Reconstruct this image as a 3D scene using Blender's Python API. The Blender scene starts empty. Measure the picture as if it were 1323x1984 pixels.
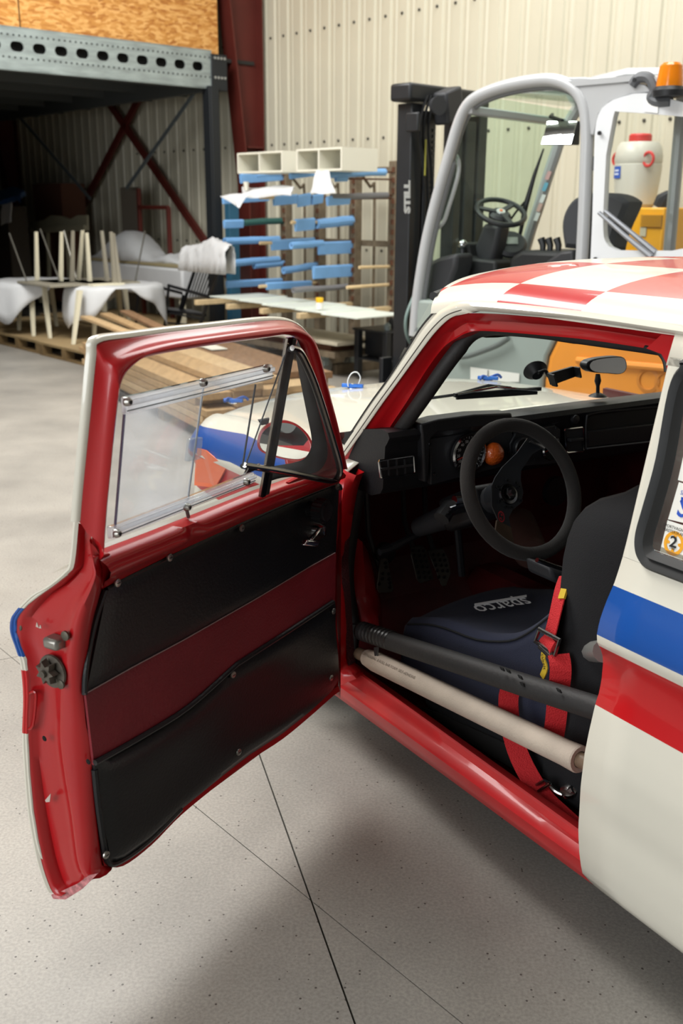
import bpy, bmesh, math, random
import numpy as np
from mathutils import Vector, Matrix
random.seed(7)
SC = bpy.context.scene
COL = SC.collection
# ------------------------------------------------------------------ camera
FPX, CX, CY, PITCH, ROLL, EYE = 1960.0, 661.5, 992.0, math.radians(16.8), .0064, 1.62
_c, _s = math.cos(PITCH), math.sin(PITCH)
FW = np.array([0, _c, -_s]); _r0 = np.array([1., 0, 0]); _u0 = np.array([0, _s, _c])
RT = _r0*math.cos(ROLL) + _u0*math.sin(ROLL); UP = _u0*math.cos(ROLL) - _r0*math.sin(ROLL)
CAM = np.array([0, 0, EYE])
cam_data = bpy.data.cameras.new('camera'); cam = bpy.data.objects.new('camera', cam_data); COL.objects.link(cam)
cam_data.sensor_fit = 'HORIZONTAL'; cam_data.sensor_width = 24.0; cam_data.lens = FPX/1323*24.0
cam.matrix_world = Matrix(((RT[0], UP[0], -FW[0], 0), (RT[1], UP[1], -FW[1], 0), (RT[2], UP[2], -FW[2], EYE), (0, 0, 0, 1)))
cam_data.clip_start = .05
cam_data.dof.use_dof = True; cam_data.dof.focus_distance = 2.45; cam_data.dof.aperture_fstop = 4.5
SC.camera = cam
# ------------------------------------------------------------------ world, lights, exposure
w = bpy.data.worlds.new('world'); SC.world = w; w.use_nodes = True
bg = w.node_tree.nodes['Background']; bg.inputs[0].default_value = (.93, .96, 1, 1); bg.inputs[1].default_value = .22
SC.view_settings.view_transform = 'Standard'; SC.view_settings.look = 'None'
SC.view_settings.gamma = 1; SC.view_settings.use_curve_mapping = False
SC.view_settings.exposure = 0.0
HA = math.radians(41)
NV = np.array([math.cos(HA), math.sin(HA), 0]); WV = np.array([-math.sin(HA), math.cos(HA), 0])
def area(name, n, w_, z, sx, sy, power, direction, col=(1, 1, 1)):
    d = bpy.data.lights.new(name, 'AREA'); d.shape = 'RECTANGLE'; d.size = sx; d.size_y = sy; d.energy = power; d.color = col
    o = bpy.data.objects.new(name, d); COL.objects.link(o)
    p = NV*n + WV*w_; o.location = (p[0], p[1], z)
    dv = NV*direction[0] + WV*direction[1] + np.array([0, 0, direction[2]])
    o.rotation_euler = Vector(dv).to_track_quat('-Z', 'Z').to_euler()
    return o
# daylight through the open gate on the left side, and through the roof lights
area('gate_daylight', -5.6, 1.5, 2.4, 6.0, 4.4, 430, (1, .1, -.15), (.95, .98, 1))
area('roof_daylight_near', 1.6, 6.6, 6.3, 3.2, 5.2, 880, (0, 0, -1), (1, .99, .96))
area('roof_daylight_far', 5.4, 3.6, 6.3, 1.9, 7.6, 330, (0, 0, -1), (1, .99, .96))
# ------------------------------------------------------------------ frames and pixel rays
def ray(x, y): return FW*FPX + RT*(x-CX) + UP*(CY-y)
class Frame:
    """local axes: a (first), b (second), z up; coordinates (a,b,z)"""
    def __init__(s, o, a, b): s.o = np.array(o, float); s.a = np.array(a, float); s.b = np.array(b, float); s.z = np.array([0, 0, 1.])
    def W(s, q): return s.o + s.a*q[0] + s.b*q[1] + s.z*q[2]
    def L(s, P): d = np.array(P)-s.o; return np.array([d@s.a, d@s.b, d@s.z])
    def pa(s, x, y, v): d = ray(x, y); t = ((s.o-CAM)@s.a+v)/(d@s.a); return s.L(CAM+d*t)
    def pb(s, x, y, v): d = ray(x, y); t = ((s.o-CAM)@s.b+v)/(d@s.b); return s.L(CAM+d*t)
    def pz(s, x, y, v): d = ray(x, y); t = (v-EYE)/d[2]; return s.L(CAM+d*t)
    def fn(s, x, y, fun, axis=1, it=25):
        """ray meets the surface b = fun(z) (axis 1) or a = fun(z) (axis 0)"""
        v = 0.0
        q = None
        for _ in range(it):
            q = s.pb(x, y, v) if axis == 1 else s.pa(x, y, v)
            v = .5*v + .5*fun(q[2])
        return s.pb(x, y, v) if axis == 1 else s.pa(x, y, v)
HALL = Frame((0, 0, 0), NV, WV)
# ------------------------------------------------------------------ materials
def lin(c):
    return tuple((v/12.92 if v <= .04045 else ((v+.055)/1.055)**2.4) for v in c)
def hexc(h): h = h.lstrip('#'); return lin(tuple(int(h[i:i+2], 16)/255 for i in (0, 2, 4)))
MATS = {}
def mat(name, col, rough=.5, metal=0., var=.0, vscale=8., bump=0., bscale=60., coat=0., trans=0., ior=1.45, sheen=0., alpha=1., emit=0., spec=None, stretch=None):
    if name in MATS: return MATS[name]
    m = bpy.data.materials.new(name); m.use_nodes = True; nt = m.node_tree; n = nt.nodes; l = nt.links
    b = n['Principled BSDF']
    c = hexc(col) if isinstance(col, str) else col
    b.inputs['Base Color'].default_value = (*c, 1); b.inputs['Roughness'].default_value = rough
    b.inputs['Metallic'].default_value = metal; b.inputs['Coat Weight'].default_value = coat; b.inputs['Coat Roughness'].default_value = .04
    b.inputs['Transmission Weight'].default_value = trans; b.inputs['IOR'].default_value = ior
    b.inputs['Sheen Weight'].default_value = sheen; b.inputs['Alpha'].default_value = alpha
    if spec is not None: b.inputs['Specular IOR Level'].default_value = spec
    if emit: b.inputs['Emission Color'].default_value = (*c, 1); b.inputs['Emission Strength'].default_value = emit
    tc = n.new('ShaderNodeTexCoord'); mp = n.new('ShaderNodeMapping'); l.new(tc.outputs['Object'], mp.inputs[0])
    if stretch: mp.inputs['Scale'].default_value = stretch
    if var:
        nz = n.new('ShaderNodeTexNoise'); nz.inputs['Scale'].default_value = vscale; nz.inputs['Detail'].default_value = 5
        l.new(mp.outputs[0], nz.inputs['Vector'])
        mx = n.new('ShaderNodeMix'); mx.data_type = 'RGBA'
        mx.inputs['A'].default_value = (*[max(0, v*(1-var)) for v in c], 1); mx.inputs['B'].default_value = (*[min(1, v*(1+var)) for v in c], 1)
        rp = n.new('ShaderNodeMapRange'); rp.inputs[1].default_value = .3; rp.inputs[2].default_value = .7
        l.new(nz.outputs['Fac'], rp.inputs[0]); l.new(rp.outputs[0], mx.inputs['Factor']); l.new(mx.outputs['Result'], b.inputs['Base Color'])
    if bump:
        nb = n.new('ShaderNodeTexNoise'); nb.inputs['Scale'].default_value = bscale; nb.inputs['Detail'].default_value = 4
        l.new(mp.outputs[0], nb.inputs['Vector'])
        bp = n.new('ShaderNodeBump'); bp.inputs['Strength'].default_value = bump; bp.inputs['Distance'].default_value = .01
        l.new(nb.outputs['Fac'], bp.inputs['Height']); l.new(bp.outputs[0], b.inputs['Normal'])
    MATS[name] = m
    return m
def glassmat(name, tint=(1, 1, 1), haze=.06, hazecol=(.8, .85, .9), gloss=1.0, milky=False):
    """thin clear sheet: see-through tint with the Fresnel mirror and a trace of dusty haze"""
    if name in MATS: return MATS[name]
    m = bpy.data.materials.new(name); m.use_nodes = True; nt = m.node_tree; n = nt.nodes; l = nt.links
    n.remove(n['Principled BSDF']); out = n['Material Output']
    tr = n.new('ShaderNodeBsdfTransparent'); tr.inputs[0].default_value = (*tint, 1)
    gl = n.new('ShaderNodeBsdfGlossy'); gl.inputs['Roughness'].default_value = .02
    df = n.new('ShaderNodeBsdfTranslucent' if milky else 'ShaderNodeBsdfDiffuse'); df.inputs[0].default_value = (*hazecol, 1)
    lw_ = n.new('ShaderNodeLayerWeight'); lw_.inputs[0].default_value = .5
    pw = n.new('ShaderNodeMath'); pw.operation = 'POWER'; pw.inputs[1].default_value = 5; l.new(lw_.outputs['Facing'], pw.inputs[0])
    fr = n.new('ShaderNodeMath'); fr.operation = 'MULTIPLY_ADD'; fr.inputs[1].default_value = .95; fr.inputs[2].default_value = .035; l.new(pw.outputs[0], fr.inputs[0])
    m1 = n.new('ShaderNodeMixShader'); m2 = n.new('ShaderNodeMixShader')
    tc = n.new('ShaderNodeTexCoord'); nz = n.new('ShaderNodeTexNoise'); nz.inputs['Scale'].default_value = 5; nz.inputs['Detail'].default_value = 6
    l.new(tc.outputs['Object'], nz.inputs['Vector'])
    mr = n.new('ShaderNodeMapRange'); mr.inputs[1].default_value = .35; mr.inputs[2].default_value = .75; mr.inputs[3].default_value = haze*.4; mr.inputs[4].default_value = haze*1.8
    l.new(nz.outputs['Fac'], mr.inputs[0]); l.new(mr.outputs[0], m1.inputs[0]); l.new(tr.outputs[0], m1.inputs[1]); l.new(df.outputs[0], m1.inputs[2])
    mg = n.new('ShaderNodeMath'); mg.operation = 'MULTIPLY'; mg.inputs[1].default_value = gloss
    l.new(fr.outputs[0], mg.inputs[0]); l.new(mg.outputs[0], m2.inputs[0]); l.new(m1.outputs[0], m2.inputs[1]); l.new(gl.outputs[0], m2.inputs[2])
    l.new(m2.outputs[0], out.inputs[0]); MATS[name] = m
    return m
# ------------------------------------------------------------------ mesh builder
class MB:
    def __init__(s): s.v = []; s.f = []; s.m = []; s.mi = 0
    def add(s, vs, fs):
        k = len(s.v); s.v += [np.array(p, float) for p in vs]; s.f += [[i+k for i in f] for f in fs]; s.m += [s.mi]*len(fs); return s
    def box(s, a, b):
        (x0, y0, z0), (x1, y1, z1) = a, b
        return s.add([(x0, y0, z0), (x1, y0, z0), (x1, y1, z0), (x0, y1, z0), (x0, y0, z1), (x1, y0, z1), (x1, y1, z1), (x0, y1, z1)],
                     [(0, 3, 2, 1), (4, 5, 6, 7), (0, 1, 5, 4), (1, 2, 6, 5), (2, 3, 7, 6), (3, 0, 4, 7)])
    def obox(s, c, u, v, w_):
        """box from centre and three half vectors"""
        c, u, v, w_ = map(np.array, (c, u, v, w_)); P = [c+u*i+v*j+w_*k for k in (-1, 1) for j in (-1, 1) for i in (-1, 1)]
        return s.add(P, [(0, 2, 3, 1), (4, 5, 7, 6), (0, 1, 5, 4), (1, 3, 7, 5), (3, 2, 6, 7), (2, 0, 4, 6)])
    def bar(s, p, q, wd, ht, up=(0, 0, 1)):
        p, q, up = map(np.array, (p, q, up)); d = (q-p).astype(float); L = np.linalg.norm(d); d = d/L
        r = np.cross(d, up); r = r/np.linalg.norm(r); u = np.cross(r, d)
        return s.obox((p+q)/2, d*L/2, r*wd/2, u*ht/2)
    def prism(s, loop, vec):
        n = len(loop); vec = np.array(vec, float); L = [np.array(p, float) for p in loop]
        return s.add(L+[p+vec for p in L], [list(range(n))[::-1], list(range(n, 2*n))]+[(i, (i+1) % n, n+(i+1) % n, n+i) for i in range(n)])
    def loft(s, rings, cap=True, closed=True):
        n = len(rings[0]); vs = [p for r in rings for p in r]; fs = []
        for i in range(len(rings)-1):
            for j in range(n if closed else n-1):
                k = (j+1) % n; fs.append((i*n+j, i*n+k, (i+1)*n+k, (i+1)*n+j))
        if cap and closed: fs += [list(range(n))[::-1], list(range((len(rings)-1)*n, len(rings)*n))]
        return s.add(vs, fs)
    def tube(s, path, r, n=10, cap=True, up=None, flat=1.0, closed=False):
        P = [np.array(p, float) for p in path]; R = r if hasattr(r, '__len__') else [r]*len(P); rings = []; u = None
        for i, p in enumerate(P):
            if closed: d = P[(i+1) % len(P)]-P[i-1]
            else: d = P[min(i+1, len(P)-1)]-P[max(i-1, 0)]
            d = d/(np.linalg.norm(d)+1e-12)
            if up is not None: a = np.cross(d, np.array(up, float))
            elif u is None: a = np.cross(d, (0, 0, 1.) if abs(d[2]) < .9 else (1., 0, 0))
            else: a = u-d*(u@d)
            a = a/(np.linalg.norm(a)+1e-12); u = a; b = np.cross(a, d)
            rings.append([p+(a*math.cos(t)*flat+b*math.sin(t))*R[i] for t in [2*math.pi*k/n for k in range(n)]])
        if closed: rings.append(rings[0]); cap = False
        return s.loft(rings, cap)
    def strap(s, path, wdirs, wd, th):
        """flat belt: path, width direction (single or per point)"""
        P = [np.array(p, float) for p in path]; rings = []
        for i, p in enumerate(P):
            d = P[min(i+1, len(P)-1)]-P[max(i-1, 0)]; d /= np.linalg.norm(d)
            wv = np.array(wdirs[i] if np.ndim(wdirs) > 1 else wdirs, float); wv = wv-d*(wv@d); wv /= np.linalg.norm(wv); nn = np.cross(d, wv)
            rings.append([p+wv*wd/2+nn*th/2, p-wv*wd/2+nn*th/2, p-wv*wd/2-nn*th/2, p+wv*wd/2-nn*th/2])
        return s.loft(rings)
    def lathe(s, prof, c, ax, n=24, cap=True):
        """prof: (radius, height) along axis ax from centre c"""
        c, ax = np.array(c, float), np.array(ax, float); ax /= np.linalg.norm(ax)
        a = np.cross(ax, (0, 0, 1.) if abs(ax[2]) < .9 else (1., 0, 0)); a /= np.linalg.norm(a); b = np.cross(ax, a)
        return s.loft([[c+ax*h+(a*math.cos(t)+b*math.sin(t))*max(r, 1e-5) for t in [2*math.pi*k/n for k in range(n)]] for r, h in prof], cap)
    def grid(s, G, th=None):
        """G: 2-D list of points; th: thickness vector or function"""
        nu, nv = len(G), len(G[0]); vs = [p for r in G for p in r]
        fs = [(i*nv+j, i*nv+j+1, (i+1)*nv+j+1, (i+1)*nv+j) for i in range(nu-1) for j in range(nv-1)]
        if th is None: return s.add(vs, fs)
        t = np.array(th, float); N = nu*nv; vs2 = [np.array(p)+t for p in vs]
        bd = [(0, j) for j in range(nv)]+[(i, nv-1) for i in range(1, nu)]+[(nu-1, j) for j in range(nv-2, -1, -1)]+[(i, 0) for i in range(nu-2, 0, -1)]
        bi = [i*nv+j for i, j in bd]
        side = [(bi[k], bi[(k+1) % len(bi)], bi[(k+1) % len(bi)]+N, bi[k]+N) for k in range(len(bi))]
        return s.add(vs+vs2, fs+[tuple(i+N for i in f[::-1]) for f in fs]+side)
    def ball(s, c, r, n=12, sc=(1, 1, 1)):
        rings = [[np.array(c)+np.array([math.cos(t)*math.sin(p)*sc[0], math.sin(t)*math.sin(p)*sc[1], math.cos(p)*sc[2]])*r for t in [2*math.pi*k/n for k in range(n)]] for p in [math.pi*(j+.02)/(n//2+.04) for j in range(n//2+1)]]
        return s.loft(rings)
    def build(s, name, mats, parent=None, frame=None, smooth=35, bevel=0, solid=0, root=None, conv=None, kind=None, label=None, subsurf=0):
        me = bpy.data.meshes.new(name)
        ms = mats if isinstance(mats, (list, tuple)) else [mats]
        for m in ms: me.materials.append(m)
        rt = root or parent
        while rt is not None and rt.parent is not None: rt = rt.parent
        inv = RM[rt.name] if rt is not None else None
        V = []
        for p in s.v:
            if conv: p = conv(p)
            if frame is not None: p = frame.W(p)
            if inv is not None: p = inv @ Vector(p)
            V.append(tuple(p))
        me.from_pydata(V, [], [tuple(f) for f in s.f])
        for i, pf in enumerate(me.polygons): pf.material_index = s.m[i]
        bm = bmesh.new(); bm.from_mesh(me); bmesh.ops.recalc_face_normals(bm, faces=bm.faces); bm.to_mesh(me); bm.free()
        if smooth:
            me.shade_smooth(); me.set_sharp_from_angle(angle=math.radians(smooth))
        me.update()
        o = bpy.data.objects.new(name, me); COL.objects.link(o)
        if parent is not None: o.parent = parent
        if solid:
            md = o.modifiers.new('solid', 'SOLIDIFY'); md.thickness = solid; md.offset = 0
        if bevel:
            md = o.modifiers.new('bevel', 'BEVEL'); md.width = bevel; md.segments = 2; md.limit_method = 'ANGLE'; md.angle_limit = math.radians(40)
        if subsurf:
            md = o.modifiers.new('sub', 'SUBSURF'); md.levels = subsurf; md.render_levels = subsurf
        if kind: o['kind'] = kind
        if label: o['label'] = label
        return o
RM = {}
def thing(name, label, cat, loc, rotz=0, group=None):
    o = bpy.data.objects.new(name, None); COL.objects.link(o); o.empty_display_size = .1
    o.location = tuple(loc); o.rotation_euler = (0, 0, rotz); o['label'] = label; o['category'] = cat
    if group: o['group'] = group
    RM[o.name] = (Matrix.Translation(Vector(tuple(loc))) @ Matrix.Rotation(rotz, 4, 'Z')).inverted()
    return o
def tag(o, label, cat, group=None):
    o['label'] = label; o['category'] = cat
    if group: o['group'] = group
    return o
def recentre(o):
    """put a single-mesh thing's origin at its base centre"""
    me = o.data; n = len(me.vertices); co = np.zeros(n*3); me.vertices.foreach_get('co', co); co = co.reshape(-1, 3)
    c = np.array([(co[:, 0].min()+co[:, 0].max())/2, (co[:, 1].min()+co[:, 1].max())/2, co[:, 2].min()])
    co -= c; me.vertices.foreach_set('co', co.ravel()); o.location = tuple(np.array(o.location)+c); me.update(); return o
def solo(mb, name, mats, label, cat, frame=None, group=None, **k):
    return recentre(tag(mb.build(name, mats, frame=frame, **k), label, cat, group))
def crom(P, n=6, closed=False):
    """Catmull-Rom through the points"""
    P = [np.array(p, float) for p in P]; out = []; N = len(P)
    rng = range(N if closed else N-1)
    for i in rng:
        p0, p1, p2, p3 = (P[(i-1) % N], P[i], P[(i+1) % N], P[(i+2) % N]) if closed else (P[max(i-1, 0)], P[i], P[i+1], P[min(i+2, N-1)])
        for k in range(n):
            t = k/n; out.append(.5*((2*p1)+(p2-p0)*t+(2*p0-5*p1+4*p2-p3)*t*t+(3*p1-p0-3*p2+p3)*t**3))
    if not closed: out.append(P[-1])
    return out
def resample(P, n):
    P = [np.array(p, float) for p in P]; L = [0]
    for a, b in zip(P, P[1:]): L.append(L[-1]+np.linalg.norm(b-a))
    out = []
    for k in range(n):
        t = L[-1]*k/(n-1); i = max(j for j in range(len(L)) if L[j] <= t+1e-9); i = min(i, len(P)-2)
        u = (t-L[i])/max(L[i+1]-L[i], 1e-9); out.append(P[i]*(1-u)+P[i+1]*u)
    return out
def interp(tab, z):
    tab = sorted(tab)
    if z <= tab[0][0]: return tab[0][1]
    for (z0, v0), (z1, v1) in zip(tab, tab[1:]):
        if z <= z1: return v0+(v1-v0)*(z-z0)/(z1-z0)
    return tab[-1][1]
def text(s_, name, size, org, xd, yd, m, parent=None, frame=None, conv=None, th=.0006, align='CENTER', wx=1.0, bold=0.0, label=None):
    cu = bpy.data.curves.new('t', 'FONT'); cu.body = s_; cu.size = size; cu.align_x = align; cu.align_y = 'CENTER'; cu.resolution_u = 2; cu.offset = bold
    ob = bpy.data.objects.new('t', cu); COL.objects.link(ob)
    dg = bpy.context.evaluated_depsgraph_get(); me = bpy.data.meshes.new_from_object(ob.evaluated_get(dg))
    org, xd, yd = map(lambda v: np.array(v, float), (org, xd, yd)); xd /= np.linalg.norm(xd); yd /= np.linalg.norm(yd); nd = np.cross(xd, yd)
    mb = MB(); vs = [org+xd*v.co.x*wx+yd*v.co.y+nd*th for v in me.vertices]; mb.add(vs, [tuple(p.vertices) for p in me.polygons])
    bpy.data.objects.remove(ob); bpy.data.curves.remove(cu); bpy.data.meshes.remove(me)
    return mb.build(name, m, parent, frame, smooth=0, conv=conv, label=label)
# ================================================================== SETTING
WALLN = 8.0
def struct(o): o['kind'] = 'structure'; return o
# floor: concrete slabs with sawn joints
def floor_mat():
    m = mat('concrete_floor', '#8f8a84', rough=.42, bump=.02, bscale=250); nt = m.node_tree; n, l = nt.nodes, nt.links; b = n['Principled BSDF']
    tc = n.new('ShaderNodeTexCoord')
    def noise(sc, d=4, r=.55):
        z = n.new('ShaderNodeTexNoise'); z.inputs['Scale'].default_value = sc; z.inputs['Detail'].default_value = d; z.inputs['Roughness'].default_value = r; l.new(tc.outputs['Object'], z.inputs['Vector']); return z
    def ramp(src, a, c, c0, c1):
        r = n.new('ShaderNodeValToRGB'); r.color_ramp.elements[0].position = a; r.color_ramp.elements[1].position = c
        r.color_ramp.elements[0].color = (*c0, 1); r.color_ramp.elements[1].color = (*c1, 1); l.new(src, r.inputs[0]); return r
    big = ramp(noise(1.6, 6).outputs['Fac'], .3, .72, hexc('#86827c'), hexc('#a19c94'))
    fine = ramp(noise(130, 3).outputs['Fac'], .35, .65, (.82, .82, .82), (1.08, 1.08, 1.07))
    mm = n.new('ShaderNodeMix'); mm.data_type = 'RGBA'; mm.blend_type = 'MULTIPLY'; mm.inputs['Factor'].default_value = 1
    l.new(big.outputs[0], mm.inputs['A']); l.new(fine.outputs[0], mm.inputs['B'])
    vo = n.new('ShaderNodeTexVoronoi'); vo.inputs['Scale'].default_value = 62; l.new(tc.outputs['Object'], vo.inputs['Vector'])
    sel = n.new('ShaderNodeSeparateColor'); l.new(vo.outputs['Color'], sel.inputs[0])
    # small dark and light stones set in the concrete: only some cells, small radius
    def stones(lo, rad):
        g = n.new('ShaderNodeMath'); g.operation = 'GREATER_THAN'; g.inputs[1].default_value = lo; l.new(sel.outputs[0], g.inputs[0])
        q = n.new('ShaderNodeMath'); q.operation = 'LESS_THAN'; q.inputs[1].default_value = rad; l.new(vo.outputs['Distance'], q.inputs[0])
        k = n.new('ShaderNodeMath'); k.operation = 'MULTIPLY'; l.new(g.outputs[0], k.inputs[0]); l.new(q.outputs[0], k.inputs[1]); return k
    d = stones(.86, .17)
    m2 = n.new('ShaderNodeMix'); m2.data_type = 'RGBA'; l.new(d.outputs[0], m2.inputs['Factor']); l.new(mm.outputs['Result'], m2.inputs['A']); m2.inputs['B'].default_value = (*hexc('#4a443f'), 1)
    l.new(m2.outputs['Result'], b.inputs['Base Color'])
    rr = n.new('ShaderNodeMapRange'); rr.inputs[3].default_value = .30; rr.inputs[4].default_value = .55; l.new(noise(2.3, 5).outputs['Fac'], rr.inputs[0]); l.new(rr.outputs[0], b.inputs['Roughness'])
    return m
FM = floor_mat(); JM = mat('joint_dirt', '#3d3833', .9)
_base = MB().box((-14, -8, -.15), (14, 24, -.02)).build('floor', JM, smooth=0); struct(_base); RM['floor'] = Matrix.Identity(4)
def gxy(x, y): p = HALL.W(HALL.pz(x, y, 0)); return np.array([p[0], p[1]])
def clip(poly, p, d, side):
    nn = np.array([-d[1], d[0]])*side; out = []
    for i in range(len(poly)):
        a, b = poly[i], poly[(i+1) % len(poly)]; da, db = (a-p)@nn, (b-p)@nn
        if da >= 0: out.append(a)
        if da*db < 0: out.append(a+(b-a)*da/(da-db))
    return out
sheet = [np.array(v, float) for v in ((-14, -8), (14, -8), (14, 24), (-14, 24))]
lines = [(gxy(0, 1203), gxy(660, 1345)), (gxy(500, 1455), gxy(688, 1984)), (gxy(375, 1560), gxy(880, 1970)), (gxy(-60, 1290), gxy(60, 1267))]
polys = [sheet]
for k, (p, q) in enumerate(lines):
    d = (q-p)/np.linalg.norm(q-p); nn = np.array([-d[1], d[0]]); nw = []; gap = (.0002, .0022, .0012, .0015)[k]
    if k == 0: d0, p0 = d, p
    for po in polys:
        if k and (sum(po)/len(po))@np.array([-d0[1], d0[0]]) > p0@np.array([-d0[1], d0[0]]): nw.append(po); continue
        for sd in (1, -1):
            c = clip(po, p+nn*sd*gap, d, sd)
            if len(c) > 2: nw.append(c)
    polys = nw
for po in polys:
    MB().prism([(v[0], v[1], -.03) for v in po], (0, 0, .03)).build('slab', FM, _base, smooth=0)
# corrugated sheet wall (trapezoid ribs), fixed with screws to hidden rails
WM = mat('cream_sheet_metal', '#c9c4b0', rough=.42, var=.03, vscale=1.5)
def corrugated(name, n0, w0, w1, z0, z1, pitch=.25):
    base = struct(MB().box((n0+.03, w0, z0), (n0+.05, w1, z1)).build(name, mat('wall_rail_side', '#8a8678', .7), frame=HALL, smooth=0)); RM[name] = Matrix.Identity(4)
    x = w0
    while x < w1:
      prof = []; xe = min(x+1.0, w1)
      while x < xe-.001:
        for dw, dn in ((0, 0), (.085, 0), (.10, .018), (.13, .018), (.15, .009), (.165, .009), (.185, .018), (.215, .018), (.23, 0)):
            prof.append((x+dw, dn))
        x += pitch
      prof.append((x+.0, 0)); prof.append((x+.012, .0008))
      MB().grid([[(n0+dn, ww, z0) for ww, dn in prof], [(n0+dn, ww, z1) for ww, dn in prof]]).build('sheet_panel', WM, base, HALL, smooth=0)
    return base
wb = corrugated('wall_back', WALLN, -4.0, 22.0, 0, 6.6); RM['wall_back'] = Matrix.Identity(4)
SM = mat('screw_dark', '#4a463e', .5)
sp = MB()
for zrow in (2.34, 3.54, 1.15, 4.75):
    for k in range(60):
        ww = -1.0+.25*k+.0425
        if ww > 18: break
        sp.lathe([(.016, 0), (.016, -.012), (.007, -.02)], (WALLN-.001, ww, zrow), (1, 0, 0), 6)
o = sp.build('screw', SM, wb, HALL, smooth=0); o['kind'] = 'stuff'
# ceiling with the roof light openings, other walls of the hall
ceil = MB()
for (n0, n1, w0, w1) in ((-6, 0, -6, 22), (0, 3.2, 9.2, 22), (0, 3.2, -6, 4.0), (3.2, 4.45, -6, 22), (4.45, 6.35, 7.4, 22), (4.45, 6.35, -6, -.2), (6.35, 8.2, -6, 22)):
    ceil.box((n0, w0, 6.6), (n1, w1, 6.7))
struct(ceil.build('ceiling', mat('ceiling_grey', '#b9bab6', .7), frame=HALL, smooth=0))
GW = mat('side_wall_grey', '#9a9a94', .7)
lw = MB(); lw.box((-6.1, -6, 0), (-6, -1.5, 6.6)); lw.box((-6.1, 4.5, 0), (-6, 22, 6.6)); lw.box((-6.1, -1.5, 4.7), (-6, 4.5, 6.6))
struct(lw.build('wall_left', GW, frame=HALL, smooth=0))
struct(MB().box((-6, -6.1, 0), (8.2, -6, 6.6)).build('wall_front', GW, frame=HALL, smooth=0))
struct(MB().box((-6, 21.9, 0), (8.2, 22, 6.6)).build('wall_far', mat('far_wall', '#6f6c62', .8), frame=HALL, smooth=0))
# red steel columns with tapering haunch
RS = mat('oxide_red_steel', '#5a231c', .5, var=.12, vscale=3); RSD = mat('oxide_red_dark', '#401512', .55, var=.1)
def column(w0, split):
    t = thing('steel_column', *(('dark red tapered steel column rising behind the blue sleeve rack', 'column') if split else ('dark red steel column deep in the dark bay at far left', 'column')), HALL.W((7.7, w0, 0)), HA)
    fl = .24
    nb, nt_ = 7.74, 7.52
    mb = MB(); ts = .012
    mb.prism([(nb, w0, 0), (WALLN-.03, w0, 0), (WALLN-.03, w0, 6.5), (nt_-.30, w0, 6.5), (nt_+.05, w0, 3.4), (nb, w0, 1.9)], (0, ts, 0)); mb.build('web', RSD if False else RS, t, HALL, smooth=0)
    f1 = MB(); f1.prism([(nb-.02, w0-fl/2, 0), (nb, w0-fl/2, 0), (nb, w0-fl/2, 1.9), (nt_+.05, w0-fl/2, 3.4), (nt_-.30, w0-fl/2, 6.5), (nt_-.32, w0-fl/2, 6.5), (nt_+.03, w0-fl/2, 3.4), (nb-.02, w0-fl/2, 1.9)], (0, fl, 0))
    f1.build('flange', RS, t, HALL, smooth=0)
    MB().box((WALLN-.045, w0-fl/2, 0), (WALLN-.03, w0+fl/2, 6.5)).build('flange', RS, t, HALL, smooth=0)
    MB().box((nb-.02, w0-fl/2, 2.30), (WALLN-.03, w0, 2.32)).build('stiffener_plate', RS, t, HALL, smooth=0)
    MB().box((nb-.1, w0-.18, 0), (WALLN-.03, w0+.18, .02)).build('base_plate', RS, t, HALL, smooth=0)
column(10.78, True); column(17.9, False)
# crossed red wind braces on the wall
for (x0, y0, x1, y1), lb in (((272, 186, 150, 420), 'dark red wall brace leaning right at its top'), ((208, 195, 402, 475), 'dark red wall brace falling to the right')):
    p, q = HALL.pa(x0, y0, 7.86), HALL.pa(x1, y1, 7.86); d = q-p; p = p-d*.15; q = q+d*.35
    q = q if q[2] > .05 else p+(q-p)*((p[2]-.05)/(p[2]-q[2]))
    solo(MB().bar(p, q, .11, .05, up=(1, 0, 0)), 'wind_brace', RS, lb+' across the corrugated wall', 'brace', HALL, bevel=.004)
# ---- mezzanine
struct(MB().box((3.5, 10.75, 0), (3.56, 21.8, 2.9)).build('bay_light_blocker', mat('light_blocker_brown', '#4a463d', .8), frame=HALL, smooth=0))  # unseen screen added to keep the gate daylight out of the bay
BW = 10.6
ZN = mat('galvanised_steel', '#98a3a3', .42, metal=.35, var=.22, vscale=4, stretch=(1, 1, 5)); PK = mat('charcoal_steel', '#24272a', .5, metal=.2)
mz = thing('mezzanine', 'steel mezzanine with a punched galvanised edge beam and orange chipboard parapet', 'mezzanine', HALL.W((7.1, BW, 0)), HA)
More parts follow.
